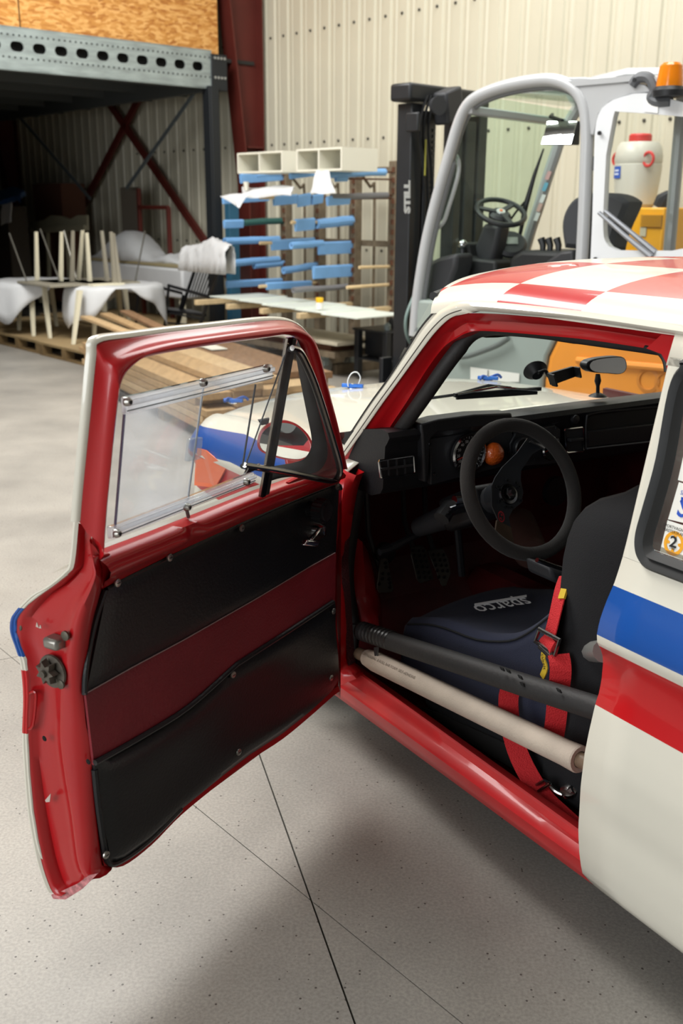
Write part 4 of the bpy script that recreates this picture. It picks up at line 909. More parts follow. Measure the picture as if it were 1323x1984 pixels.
WPAINT = mat('white_car_paint', WHTC, rough=.25, coat=.8)
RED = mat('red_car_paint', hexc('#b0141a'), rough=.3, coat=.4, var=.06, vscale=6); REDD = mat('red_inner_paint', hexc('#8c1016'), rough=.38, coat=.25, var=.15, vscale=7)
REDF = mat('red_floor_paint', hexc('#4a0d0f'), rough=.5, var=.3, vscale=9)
BLK = mat('black_rubber_trim', '#18191a', .55); DASH = mat('black_dash_plastic', '#17181b', .5, bump=.12, bscale=260); CAGE = mat('cage_black_foam', '#232222', .62, bump=.12, bscale=90, var=.1)
CHR = mat('chrome', '#d8dade', .09, metal=1); DCH = mat('dark_chrome', '#85868a', .2, metal=1)
SIDE = [(1.39, .147), (1.185, .088), (.985, .038), (.95, .028), (.925, .022), (.897, .014), (.86, -.002), (.83, -.012), (.80, -.017), (.782, -.017), (.768, -.012), (.755, -.001), (.74, .007), (.718, .012), (.68, .014), (.65, .012), (.625, .006), (.56, .0), (.504, -.003), (.42, .0), (.369, .006), (.316, .006), (.25, .010), (.2, .018), (.165, .04), (.145, .10)]
def side(z): return interp(SIDE, z)
SHUT = [(1.39, -.02), (1.185, -.035), (.95, -.045), (.85, -.04), (.77, -.036), (.65, -.03), (.504, -.018), (.369, -.008), (.3, -.01), (.2, -.02), (.165, -.05), (.145, -.1)]
# ---- left rear quarter panel with its window opening
def q_in(x, y):
    p = CF.fn(x, y, lambda z: side(z)); return p
winpx = [(1345, 640), (1323, 714), (1301, 758), (1277, 889), (1253.5, 976), (1238, 1031), (1236.6, 1060), (1243, 1081), (1256, 1096), (1290, 1110), (1323, 1122.6), (1400, 1152)]
WP = [q_in(x, y) for x, y in winpx]
WP = [p for p in WP if p[2] < 1.33]
WP = [np.array([WP[0][0]-.35, side(1.34), 1.34]), np.array([WP[0][0]-.03, side(1.34), 1.34])]+WP
WPS = crom(WP, 4)
rear_f = -1.75
low_z = min(p[2] for p in WPS)
mb = MB()
zs = [z for z, _ in SIDE if z <= low_z+.001][::-1]; zz = sorted(set([round(low_z, 4)]+[z for z in np.linspace(.145, low_z, 46)]))
mb.grid([[(f_ if k else interp(SHUT, z), side(z), z) for k, f_ in enumerate(list(np.linspace(0, rear_f, 14)))] for z in zz])
# pillar strip between shut line and window
rows = []
wl_ = [p for p in WPS if p[0] > -1.2][1:]
zpts = sorted(wl_, key=lambda p: p[2])
pill = []
for p in wl_:
    z = max(p[2], low_z); fs_ = interp(SHUT, z); fe = min(p[0], fs_-.004)
    pill.append([(fs_+(fe-fs_)*t, side(z), z) for t in (0, .3, .6, 1)])
mb.grid(pill)
# bottom corner fill: from window path down to low_z is covered by rows; rear and top rails
mb.grid([[(f_, side(z), z) for f_ in np.linspace(-.02, rear_f, 8)] for z in (1.325, 1.36, 1.39)])
mb.grid([[(f_, side(z), z) for f_ in np.linspace(-1.18, rear_f, 5)] for z in np.linspace(low_z, 1.33, 8)])
mb.build('rear_quarter_panel', BODY, car, CF, smooth=60, solid=.004)
# folded front edge of the quarter panel (door shut face)
ed = MB(); rows = []
for z in np.linspace(.16, 1.38, 50):
    f_ = interp(SHUT, z); s_ = side(z); rows.append([(f_-.002, s_+.002, z), (f_-.004, s_+.012, z), (f_-.010, s_+.05, z), (f_-.05, s_+.075, z), (f_-.06, s_+.14, z)])
ed.grid(rows); ed.build('door_shut_face', RED, car, CF, smooth=60)
# rubber seal, glass and stickers of the quarter window
def seal_ring(off0, off1, s0, s1, nm, m_):
    P = WPS; c = np.array([-.75, 0, 1.16]); G = []
    for i, p in enumerate(P):
        t = P[min(i+1, len(P)-1)]-P[max(i-1, 0)]; t /= np.linalg.norm(t); inw = np.cross(t, (0, 1, 0)); inw /= np.linalg.norm(inw)
        if inw@(c-p) < 0: inw = -inw
        G.append([p+inw*off0+np.array([0, s0, 0]), p+inw*(off0*.7+off1*.3)+np.array([0, s0-.008, 0]), p+inw*(off0*.3+off1*.7)+np.array([0, s1-.006, 0]), p+inw*off1+np.array([0, s1, 0])])
    MB().grid(G).build(nm, m_, car, CF, smooth=60); return [g[-1] for g in G]
seal_ring(-.006, .018, -.004, .0, 'window_seal', BLK)
inn = seal_ring(.015, .030, .000, .010, 'window_seal', mat('grey_rubber_lip', '#2c2c2c', .6))
QG = glassmat('smoky_glass', (.62, .60, .55), .10, (.55, .52, .45))
def winpoly(P, dy): return [p+np.array([0, dy, 0]) for p in P]+[np.array([-1.18, side(.99)+dy, P[-1][2]]), np.array([-1.18, side(1.33)+dy, 1.33])]
MB().grid([[p+np.array([0, .0, 0]), np.array([-1.2, side(p[2])+.014, p[2]])] for p in inn]).build('quarter_glass', QG, car, CF, smooth=0)
ST = mat('sticker_white', '#e6e4dc', .4)
def stk(px, nm='sticker', m_=ST, d=.006): 
    P = [CF.fn(x, y, lambda z: side(z)+d) for x, y in px]; MB().prism(P, (0, .0008, 0)).build(nm, m_, car, CF, smooth=0); return P
s3 = stk(((1293, 1008), (1333, 1021), (1322, 1086), (1278, 1070)))
s2 = stk(((1315, 934), (1356, 947), (1345, 1018), (1294, 1006)))
s1 = stk(((1329, 860), (1369, 870), (1357, 944), (1313, 930)))
def stxt(sx, sy, string, size, m_, up_to, bold=0, d=.0045, wx=1.0):
    o = CF.fn(sx, sy, lambda z: side(z)+d); q = CF.fn(sx+30, sy+9.5, lambda z: side(z)+d); u = CF.fn(sx+up_to[0], sy+up_to[1], lambda z: side(z)+d)
    text(string, 'sticker_print', size, o, q-o, u-o, m_, car, CF, bold=bold, th=0, wx=wx)
SB = mat('print_blue', '#2750b4', .5); SO = mat('print_orange', '#e6a020', .5); SK = mat('print_black', '#1c1c1c', .5)
stxt(1306, 1023, 'SPORTVAGNS', .0085, SK, (3, -15)); stxt(1304, 1031, 'MÄSTERSKAP', .0085, SK, (3, -15))
oc = CF.fn(1305, 1053, lambda z: side(z)+.005); qv = CF.fn(1325, 1059, lambda z: side(z)+.005)-oc; uv = CF.fn(1308, 1038, lambda z: side(z)+.005)-oc; qv /= np.linalg.norm(qv); uv /= np.linalg.norm(uv)
rg = MB(); r0_, r1_ = .0235, .0165
rg.grid([[oc+(qv*math.cos(t)+uv*math.sin(t))*r_ for r_ in (r0_, r1_)] for t in [2*math.pi*k/32 for k in range(33)]]); rg.build('sticker_ring', SO, car, CF, smooth=0)
rg = MB()
for t in (0, math.pi/2, math.pi, 1.5*math.pi): rg.add([oc+(qv*math.cos(t+d)+uv*math.sin(t+d))*r_ for d, r_ in ((-.25, r1_), (.25, r1_), (.2, .010), (-.2, .010))], [(0, 1, 2, 3)])
rg.build('sticker_ring', SO, car, CF, smooth=0)
stxt(1304, 1051, '2', .030, SK, (3, -15), .0006, d=.0038, wx=1.2); stxt(1301, 1063, '1990', .007, SK, (3, -15), d=.0038)
stxt(1323, 985, 'S', .055, SB, (4, -15), .0008); stxt(1327, 957, 'SMK', .012, SB, (4, -15)); stxt(1330, 968, '▪ ▪ ▪', .014, SB, (4, -15)); stxt(1329, 974, '▪ ▪ ▪', .014, SB, (4, -15))
stxt(1336, 905, 'S', .05, SB, (4, -15), .0008)
# ---- roof skin (chequered) with drip rail
S0, S1, SCN = .147, 1.423, .785
def froof(s_): t = (s_-SCN)/(SCN-S0); return .96-.17*abs(t)**2.6
def zroof(f_, s_):
    t = min(1, abs((s_-SCN)/(SCN-S0))); z = 1.382+.109*(1-t**2.4)**(1/2.4)
    d = max(0, f_-(froof(s_)-.35)); return z-.042*(d/.35)**2*(1-.3*t)
def checker(f, y, z, M, mix):
    q = .283; u = M('FLOOR', M('DIVIDE', M('ADD', f, .033), q)); s_ = M('MULTIPLY', y, -1)
    v = M('FLOOR', M('DIVIDE', M('SUBTRACT', s_, .224-.283), q)); p = M('MODULO', M('ADD', M('ADD', u, v), 21), 2)
    red = M('MULTIPLY', M('LESS_THAN', p, .5), M('GREATER_THAN', z, 1.4005)); return mix(red, WHTC, REDC)
CHK = paint('roof_chequer', checker)
NS = 40
def sgrid(k): t = -1+2*k/NS; t = math.copysign(1-(1-abs(t))**1.8, t); return SCN+t*(SCN-S0)
G = []
for i in range(40):
    u = i/39; G.append([((lambda s_: (froof(s_)*(1-u)+rear_f*u, s_, zroof(froof(s_)*(1-u)+rear_f*u, s_)))(sgrid(k))) for k in range(NS+1)])
MB().grid(G).build('roof_panel', CHK, car, CF, smooth=60)
# header lip around the front of the roof
for sgn, nm in ((-1, 'drip_rail'),):
    rail = [(f_, (S0-.004) if sgn > 0 else S1+.004, 1.378) for f_ in np.linspace(rear_f, .46, 20)]
    MB().tube(rail, .011, 8, flat=.8).build(nm, WPAINT, car, CF)
# ---- windscreen pillar (left): outer white skin, seal, red jamb, all traced on the leaning side plane
def apl(z): return interp([(1.42, .16), (1.39, .15), (1.15, .10), (.88, .055), (.80, .02)], z)
def on(x, y, d=0.0): return CF.fn(x, y, lambda z: apl(z)+d)
wo = [(664, 868), (690, 827), (720, 782), (753, 737), (790, 680), (815, 640), (838, 612), (855, 596), (880, 585)]                 # outer edge of white skin
wi = [(668, 884), (705, 833), (740, 783), (775, 735), (815, 680), (842, 645), (865, 622), (882, 612), (906, 605)]                   # white / red border
O1 = crom([on(x, y, .012) for x, y in wo], 5); I1 = crom([on(x, y, .0) for x, y in wi], 5)
mb = MB(); mb.grid([[a+np.array([0, .03, 0]), a, a*.5+b*.5+np.array([0, -.012, 0]), b*.8+a*.2+np.array([0, -.004, 0]), b] for a, b in zip(O1, I1)]); mb.build('windscreen_pillar', WPAINT, car, CF, smooth=70, solid=.003)
MB().tube([a*.25+b*.75+np.array([0, -.0075, 0]) for a, b in zip(O1, I1)], .0014, 6).build('trim_line', mat('seam_dark', '#4a4440', .6), car, CF)
MB().tube([a+np.array([.004, .008, .002]) for a in O1[1:]], .0085, 8).build('windscreen_seal', BLK, car, CF)
MB().tube([a+np.array([.014, .02, .006]) for a in O1[4:]], .004, 6).build('windscreen_trim', CHR, car, CF)
# lower corner of the windscreen rubber
cor = crom([cs(*p, .13) for p in ((700, 818), (686, 835), (668, 853), (661, 862), (664, 866), (676, 857))], 4); MB().tube(cor, .008, 8).build('windscreen_seal', BLK, car, CF)
# white roof side band above the door opening
top_w = [(855, 596), (880, 585), (920, 583), (1000, 589), (1100, 600), (1200, 613), (1323, 631), (1400, 642)]
top_i = [(882, 612), (906, 607), (930, 603), (1000, 609), (1100, 618), (1194, 631), (1310, 649), (1400, 663)]
def rl(z): return S0
A_ = crom([CF.pb(x, y, S0+.006) for x, y in top_w], 4); B_ = crom([CF.pb(x, y, S0-.002) for x, y in top_i], 4)
mb = MB(); mb.grid([[a+np.array([0, .02, .006]), a, a*.5+b*.5+np.array([0, -.01, 0]), b, b+np.array([0, .02, 0])] for a, b in zip(A_, B_)]); mb.build('roof_side_band', WPAINT, car, CF, smooth=70)
# red jamb around the opening: outer border -> step -> inner border
jo = [(661, 905), (668, 884), (705, 833), (740, 783), (775, 735), (815, 680), (842, 645), (865, 622), (882, 612), (906, 607), (964, 608), (1040, 614), (1100, 618), (1194, 631), (1310, 649)]
ji = [(688, 921), (700, 912), (724, 878), (760, 820), (790, 775), (825, 718), (859, 673), (885, 655), (905, 645), (929, 641), (985, 644), (1055, 650), (1137, 658), (1252, 675), (1281, 683)]
JO = crom([on(x, y, .004) for x, y in jo[:9]]+[CF.pb(x, y, S0+.002) for x, y in jo[9:]], 4); JI = crom([on(x, y, .055) for x, y in ji[:9]]+[CF.pb(x, y, S0+.055) for x, y in ji[9:]], 4)
G = []
for a, b in zip(JO, JI):
    d = b-a; G.append([a, a+d*.12+np.array([0, .004, 0]), a+d*.38+np.array([0, .012-d[1]*.2, 0]), a+d*.45+np.array([0, .02, 0]), a+d*.85+np.array([0, .01, 0]), b, b+np.array([0, .06, 0])+(d/np.linalg.norm(d))*.004])
MB().grid(G).build('door_frame_jamb', RED, car, CF, smooth=50)
# rear upper corner of the jamb (red triangle by the pillar)
cor_ = [CF.pb(x, y, S0+.012) for x, y in ((1252, 675), (1290, 640), (1312, 650), (1302, 690), (1292, 720), (1290, 702), (1281, 686))]
MB().prism(cor_, (0, .05, 0)).build('door_frame_jamb', RED, car, CF, smooth=0, label='red upper rear corner of the door opening')
MB().tube(crom([cs(*p, S0+.03) for p in ((1250, 674), (1275, 682), (1288, 698), (1292, 720))], 4), .006, 8).build('door_frame_seal', BLK, car, CF)
# front (hinge) jamb: strip going down
hl_ = [(661, 905), (665, 943), (657, 1006), (650, 1069), (646.5, 1108), (649, 1166), (657, 1238), (658.6, 1296), (655, 1330)]
hr_ = [(690, 921), (680, 945), (669.5, 997), (660, 1069), (658.6, 1108), (663.5, 1166), (668, 1240), (670, 1287), (690, 1315)]
HL = crom([CF.fn(x, y, lambda z: side(min(z, .95))-.01) for x, y in hl_], 4); HR = crom([CF.fn(x, y, lambda z: side(min(z, .95))+.015) for x, y in hr_], 4)
G = [[a+np.array([.05, 0, 0]), a, a*.5+b*.5+np.array([0, -.006, 0]), b, b+np.array([.02, .04, 0]), b+np.array([.06, .045, 0])] for a, b in zip(HL, HR)]
MB().grid(G).build('hinge_pillar', RED, car, CF, smooth=60)
sl = [(668, 997), (661, 1069), (661, 1108), (665, 1166), (670, 1240), (674, 1290)]
SL = crom([CF.fn(x, y, lambda z: side(min(z, .95))+.02) for x, y in sl], 5)
G = [[a+np.array([-.0, 0, 0]), a+np.array([.004, .014, 0])+np.array([random.uniform(-.002, .002)]*3), a+np.array([.012, .034, 0])] for a in SL]
MB().grid(G).build('rough_seal_strip', mat('maroon_carpet_strip', '#4a1c22', .8, bump=.9, bscale=160), car, CF)
# ---- sill
st = [(686, 1299), (851, 1417), (1004, 1523), (1122, 1618)]
sr = [(640, 1316), (809, 1432), (960, 1541), (1090, 1640), (1135, 1672)]
sb_ = [(640, 1343), (767, 1438.6), (936, 1574), (1131, 1701)]
def fitline(pts, s_, f0=1.12, f1=-.2):
    P = [cs(x, y, s_) for x, y in pts]; fx = [p[0] for p in P]; zx = [p[2] for p in P]; k = np.polyfit(fx, zx, 1); return lambda f_: np.polyval(k, f_)
zt_, zr_, zb_ = fitline(st, .058), fitline(sr, .016), fitline(sb_, .036)
G = []
for f_ in np.linspace(1.13, -.03, 40):
    a, b, c = zt_(f_), zr_(f_), zb_(f_); tk_ = .016
    G.append([(f_, .10, a-.012), (f_, .065, a-.006), (f_, .06, a+.006), (f_, .052, a+.004), (f_, .047, a-.012), (f_, .02+tk_, b+.012), (f_, .004+tk_, b+.002), (f_, -.001+tk_, b-.006), (f_, .004+tk_, b-.03), (f_, .02+tk_, c+.004+tk_*.3), (f_, .06, c-.012), (f_, .12, c-.015)])
SILLP = mat('red_sill_paint', hexc('#ad1d20'), rough=.42, coat=.25, var=.14, vscale=14, stretch=(.5, 1, 2))
sm_ = MB().grid(G); sm_.add([np.array(p) for p in G[-1]], [tuple(range(len(G[-1])))]); sm_.build('sill', SILLP, car, CF, smooth=28)
for f_ in (.02,): MB().lathe([(.006, 0), (.004, -.003)], (f_, .045, zt_(f_)-.014), (0, 1, .4), 8).build('sill_screw', DCH, car, CF)
# ---- floor pan, firewall, tunnel, far side, bulkhead, roof lining
zfl = .19
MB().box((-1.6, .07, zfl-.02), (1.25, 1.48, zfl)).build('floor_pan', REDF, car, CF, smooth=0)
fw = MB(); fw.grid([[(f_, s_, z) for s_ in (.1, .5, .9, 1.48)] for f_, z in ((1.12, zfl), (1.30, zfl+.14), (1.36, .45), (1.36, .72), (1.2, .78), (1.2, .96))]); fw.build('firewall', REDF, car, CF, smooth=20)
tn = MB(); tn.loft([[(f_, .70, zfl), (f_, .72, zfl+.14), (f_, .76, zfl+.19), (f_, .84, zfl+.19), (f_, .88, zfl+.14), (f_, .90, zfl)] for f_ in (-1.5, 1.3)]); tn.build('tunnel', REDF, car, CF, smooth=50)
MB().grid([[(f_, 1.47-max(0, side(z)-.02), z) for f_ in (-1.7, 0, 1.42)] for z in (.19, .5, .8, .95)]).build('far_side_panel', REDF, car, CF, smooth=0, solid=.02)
MB().box((-1.12, .08, zfl), (-1.08, 1.45, .92)).build('rear_bulkhead', mat('bulkhead_black', '#1a1717', .8), car, CF, smooth=0)
MB().grid([[(f_, s_, 1.378-.004*abs(s_-.785)) for s_ in (.2, .785, 1.37)] for f_ in (.76, -1.6)]).build('roof_lining', mat('lining_black', '#151414', .85), car, CF, smooth=0)
MB().grid([[(rear_f, s_, z) for s_ in (.05, .785, 1.5)] for z in (.16, .6, .93)]).build('tail_panel', BODY, car, CF, smooth=0)
MB().grid([[(rear_f-.02, S0, 1.37), (rear_f-.02, S1, 1.37)], [(rear_f-.3, .1, .93), (rear_f-.3, 1.47, .93)]]).build('rear_glass', QG, car, CF, smooth=0)
MB().grid([[(rear_f, .04, .93), (rear_f, 1.53, .93)], [(rear_f-.55, .2, .8), (rear_f-.55, 1.35, .8)], [(rear_f-.62, .25, .3), (rear_f-.62, 1.3, .3)]]).build('boot_lid', WPAINT, car, CF)
# wheelhouse bulge by the hinge pillar
wh = [[cs(x, y, s_) for x, y in pts] for s_, pts in ((.12, ((676, 1030), (672, 1090), (672, 1150), (674, 1225))), (.15, ((702, 1050), (705, 1100), (708, 1160), (708, 1228))), (.19, ((712, 1068), (722, 1112), (730, 1160), (735, 1232))), (.24, ((716, 1080), (728, 1118), (738, 1165), (742, 1232))))]
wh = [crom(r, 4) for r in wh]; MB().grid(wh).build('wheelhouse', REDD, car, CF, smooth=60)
# right side: door skin, pillar, roof side (seen only from other places)
def mir(z): return 1.57-side(z)
MB().grid([[(f_, mir(z), z) for f_ in np.linspace(1.0, rear_f, 8)] for z in np.linspace(.16, .94, 24)]).build('right_flank', BODY, car, CF, smooth=60)
MB().grid([[(f_, 1.57-interp([(.94, .055), (1.38, .147)], z), z) for f_ in (1.12-(z-.94)*1.17, 1.05-(z-.94)*1.17)] for z in np.linspace(.94, 1.385, 6)]).build('right_windscreen_pillar', WPAINT, car, CF, solid=.02)
MB().grid([[(f_, 1.57-interp([(.94, .03), (1.38, .147)], z), z) for f_ in (-.05, -.13)] for z in np.linspace(.94, 1.385, 6)]).build('right_door_pillar', WPAINT, car, CF, solid=.02)
MB().grid([[(f_, 1.57-interp([(.94, .03), (1.38, .147)], z), z) for f_ in (-1.2, -1.75)] for z in np.linspace(.94, 1.385, 6)]).build('right_rear_pillar', WPAINT, car, CF, solid=.02)
# ---- windscreen glass
WG = glassmat('windscreen_clear', (.93, .96, .95), .02, gloss=.6)
def wsp(u, v):   # u across 0..1, v up 0..1
    s_ = .105*(1-v)+.17*v+u*((1.465-.105)*(1-v)+(1.40-.17)*v); t = (s_-SCN)/.66
    fb, ft_ = 1.20-.15*abs(t)**2.2, froof(min(max(s_, S0), S1))
    return np.array([fb*(1-v)+ft_*v+.03*math.sin(math.pi*v), s_, .955*(1-v)+1.395*v+.0*u+.03*(1-abs(t)**2)*(v)])
MB().grid([[wsp(u/16, v/6) for u in range(17)] for v in range(7)]).build('windscreen', WG, car, CF, smooth=70)
MB().tube([wsp(u/24, 0)+np.array([.004, 0, .0]) for u in range(25)], .011, 8).build('windscreen_seal', BLK, car, CF)
MB().tube([wsp(u/24, 1)+np.array([.006, 0, -.004]) for u in range(25)], .012, 8).build('windscreen_seal', BLK, car, CF)
# ---- bonnet and wings
def zc(f_): return interp([(2.44, .42), (2.43, .55), (2.40, .68), (2.35, .78), (2.28, .85), (2.18, .90), (2.05, .932), (1.85, .95), (1.6, .962), (1.4, .970), (1.2, .976), (1.0, .98)], f_)
def zhood(f_, s_):
    t = min(1.0, abs(s_-SCN)/.685); return zc(f_)-.058*t**3
def nose(s_): t = min(1, abs(s_-SCN)/.8); return 2.38-.14*t**3
def hoodpt(i, n, s_):
    fb = 1.13-.15*abs((s_-SCN)/.66)**2.2; fe = nose(s_); u = i/n; f_ = fb+(fe-fb)*u; return (f_, s_, zhood(min(2.44, f_*1+(0 if f_ < 1.9 else (2.44-nose(s_))*((f_-1.9)/max(.01, fe-1.9)))), s_))
MB().grid([[hoodpt(i, 30, .10+1.37*k/26) for k in range(27)] for i in range(31)]).build('bonnet', WPAINT, car, CF, smooth=60, solid=.004)
WING = [(.0, .16), (.012, .25), (.0, .40), (-.004, .52), (.004, .60), (.012, .66), (.012, .71), (.0, .745), (-.016, .765), (-.016, .785), (-.010, .81), (.0, .835), (.018, .862), (.045, .885), (.075, .903), (.100, .9165), (.13, .905)]
def wing(side_):
    G = []
    for i in range(36):
        f_ = 1.02+(2.32-1.02)*i/35; k = max(0, (f_-1.95)/.37); pull = .24*k**3; dz = zc(f_)-.974; row = []
        for (s_, z) in WING:
            zz = z+dz*max(0, (z-.3)/.6)
            # wheel arch opening lifts the lower edge
            d = abs(f_-1.62); 
            if z < .52 and d < .36: lo_ = .16+math.sqrt(max(0, .36**2-d*d))*1.0; zz = max(zz, min(.56, lo_))
            zz = max(zz, .40) if f_ < 1.2 else zz; ss = s_+pull*(1 if z < .9 else .6); row.append((f_, ss if side_ > 0 else 1.57-ss, zz))
        G.append(row)
    return G
def wingliv(f, y, z, M, mix):
    return mix(band(M, z, .60, .742), mix(band(M, M('ADD', z, M('MULTIPLY', M('MAXIMUM', M('SUBTRACT', f, 1.7), 0), .10)), .776, .868), WHTC, BLUC), REDC)
WPL = paint('wing_livery', wingliv)
MB().grid(wing(1)).build('left_wing', WPL, car, CF, smooth=60, solid=.003)
MB().grid(wing(-1)).build('right_wing', WPL, car, CF, smooth=60, solid=.003)
# nose: headlamps, grille panel, bumper
gz = [(z, nose(.785)-.0) for z in (.2, .4, .6)]
MB().grid([[(2.25+.14*(1-((s_-.785)/.66)**2)-(0 if z > .35 else .03), s_, z) for s_ in np.linspace(.14, 1.43, 14)] for z in (.2, .35, .5, .62, .70)]).build('nose_panel', WPAINT, car, CF, smooth=60, solid=.004)
for s_ in (.27, 1.30):
    MB().lathe([(.0, .03), (.075, .02), (.095, .0), (.10, -.03)], (2.33, s_, .58), (1, 0, 0), 24).build('headlamp', mat('lamp_glass', '#cdd6da', .05, trans=.5), car, CF)
ol = [CF.fn(x, y, lambda z: interp([(b, a) for a, b in WING], z)-.006) for x, y in ((384, 868), (400, 872), (440, 905), (418, 945), (378, 940), (380, 905))]
MB().prism(ol, (0, -.004, 0)).build('orange_reflection_patch', mat('orange_reflection', '#e5622a', .35, coat=.5), car, CF, smooth=0)  # orange reflection on the red wing, painted as a thin patch
MB().tube([(2.385-.14*abs((s_-.785)/.7)**2.5, s_, .36) for s_ in np.linspace(.10, 1.47, 15)], .035, 8, flat=.6).build('front_bumper', DCH, car, CF)
MB().prism([cs(x, y, -.006) for x, y in ((430, 958), (470, 940), (505, 950), (500, 965), (442, 978))], (0, .003, 0)).build('wing_decal', mat('decal_red', '#b3282c', .4), car, CF, smooth=0)
# bonnet pins with lanyards
BT = mat('blue_alloy', '#2a63b5', .3, metal=.5); LN = mat('white_cable', '#e8ecef', .3)
def onhood(x, y):
    z = .95
    for _ in range(20): p = cz(x, y, z); z = .5*z+.5*zhood(min(2.3, p[0]), p[1])
    return cz(x, y, z)
for k, (x, y) in enumerate(((683, 752), (452, 780), (945, 737))):
    p = onhood(x, y+1); MB().lathe([(.02, 0), (.02, .004), (.008, .006), (.008, .02)], p, (0, 0, 1), 14).build('bonnet_pin', CHR, car, CF)
    MB().obox(p+np.array([0, .0, .012]), (.006, .006, 0), (-.03, .03, 0), (0, 0, .007)).build('pin_clip', BT, car, CF, bevel=.002)
    if k == 0: MB().tube(crom([p+np.array(d) for d in ((.0, -.02, .01), (0, -.022, .035), (0, -.005, .06), (0, .02, .062), (0, .035, .04), (0, .025, .012))], 4), .0025, 6).build('lanyard', LN, car, CF)
    else: MB().tube(crom([p+np.array(d) for d in ((.0, -.04, .01), (.01, -.02, .02), (0, .01, .014), (0, .05, .022), (0, .07, .008))], 4), .006, 6).build('lanyard', mat('blue_cord', '#2450a0', .6), car, CF)
# wipers
wz = 1.015
a0 = onhood(795, 787); 
def wp(x, y, f_): return cf(x, y, f_)
MB().tube([wp(776, 792, 1.20), wp(830, 772, 1.16), wp(880, 765, 1.14), wp(945, 747, 1.12)], .005, 6).build('wiper_arm', FBK, car, CF)
MB().bar(wp(880, 766, 1.12), wp(1047, 753, 1.08), .012, .012).build('wiper_blade', FBK, car, CF); MB().bar(wp(884, 771, 1.115), wp(1040, 761, 1.075), .008, .01).build('wiper_blade', FBK, car, CF)
MB().tube([wp(886, 764, 1.11), wp(960, 750, 1.09), wp(1040, 756, 1.07)], .004, 6).build('wiper_frame', CHR, car, CF)
MB().tube([wp(945, 747, 1.12), wp(990, 752, 1.1)], .006, 6).build('wiper_arm', FBK, car, CF)
# road wheels
def roadwheel(f_, s_, out):
    t = MB(); t.lathe([(.17, 0), (.27, 0), (.295, .03), (.295, .13), (.27, .16), (.17, .16)], (f_, s_, .295), (0, 1, 0), 36); t.build('road_tyre', mat('tyre_black', '#1a1a1a', .8), car, CF)
    MB().lathe([(.0, .05 if out < 0 else .1), (.1, .05 if out < 0 else .1), (.17, .0 if out < 0 else .16), (.18, .16 if out < 0 else 0)], (f_, s_, .295), (0, 1, 0), 24).build('road_wheel', mat('wheel_silver', '#b4b6b8', .3, metal=.6), car, CF)
for f_ in (1.62, -.78-.0):
    for s_, o_ in ((.06 if f_ > 0 else .14, -1), (1.35 if f_ > 0 else 1.27, 1)): roadwheel(f_, s_, o_)
# ================================================================== CABIN
# dashboard body: sections (f, z) swept across the car
def dsec(s_):
    c = .018*math.sin(math.pi*min(1, max(0, (s_-.1)/1.36)))
    return [(1.10, .985), (1.00+c, 1.012), (.90, 1.030), (.872, 1.026), (.864, 1.012), (.875, .995), (.884, .985), (.890, .90), (.892, .862), (.905, .845), (.95, .828), (1.10, .83)]
MB().loft([[(f_, s_, z) for f_, z in dsec(s_)] for s_ in np.linspace(.075, 1.47, 24)]).build('dashboard', DASH, car, CF, smooth=40)
# instrument hood in front of the driver
def q_(x, y, f_=.86): return cf(x, y, f_)
hd = [q_(x, y) for x, y in ((815, 822), (850, 812), (920, 803), (992, 800), (994, 812), (992, 824), (900, 832), (848, 838), (835, 850), (830, 935), (822, 935), (818, 850))]
MB().prism(hd, (.06, 0, 0)).build('instrument_hood', DASH, car, CF, bevel=.006)
IP = mat('instrument_panel_grey', '#24262a', .5, bump=.1, bscale=300)
MB().prism([q_(x, y, .872) for x, y in ((833, 850), (990, 828), (1000, 870), (1000, 898), (835, 940))], (.02, 0, 0)).build('instrument_panel', IP, car, CF, bevel=.003)
MB().prism([q_(x, y, .868) for x, y in ((1000, 838), (1075, 824), (1086, 832), (1084, 898), (990, 906), (988, 860))], (.02, 0, 0)).build('switch_panel', IP, car, CF, bevel=.003)
FX = np.array([-1., 0, 0])
def gauge(x, y, px_r, f_=.866, nums=None, needle=True, ring=CHR):
    c = q_(x, y, f_); r = abs(q_(x+px_r, y, f_)[1]-c[1])
    MB().lathe([(r, 0), (r*1.02, .012), (r*.93, .016), (r*.9, .008)], c, FX, 36, cap=False).build('gauge_bezel', ring, car, CF)
    MB().lathe([(r*.92, .005), (0, .0055)], c, FX, 36).build('gauge_face', mat('gauge_black', '#101113', .5), car, CF)
    tk = MB(); wm = mat('gauge_print', '#c9cbcb', .5)
    for k in range(25):
        a = math.radians(225-270*k/24); d = np.array([0, math.cos(a), math.sin(a)]); L = .12 if k % 3 == 0 else .06
        tk.bar(c+FX*.0065+d*r*.86, c+FX*.0065+d*r*(.86-L), r*.02, .0004, up=(1, 0, 0))
    tk.build('gauge_ticks', wm, car, CF, smooth=0)
    if nums:
        for k, t_ in enumerate(nums):
            a = math.radians(225-270*(k+.5)/len(nums)); d = np.array([0, math.cos(a), math.sin(a)])
            text(t_, 'gauge_number', r*.2, c+FX*.007+d*r*.62, (0, 1, 0), (0, 0, 1), wm, car, CF, th=0)
    if needle:
        a = math.radians(197); d = np.array([0, math.cos(a), math.sin(a)])
        MB().bar(c+FX*.010-d*r*.12, c+FX*.010+d*r*.75, r*.045, .001, up=(1, 0, 0)).build('gauge_needle', mat('needle_red', '#c23a30', .5), car, CF, smooth=0)
        MB().lathe([(r*.09, .008), (r*.08, .014)], c, FX, 12).build('needle_hub', FBK, car, CF)
gauge(905, 878, 31, nums=['10', '20', '30', '40', '50', '60', '70', '80', '90', '100'])
gauge(1008, 866, 15, .862, ring=FBK, nums=None)
gauge(1064, 868, 17, .862)
gauge(876, 932, 0.1, .862, needle=False) if False else None
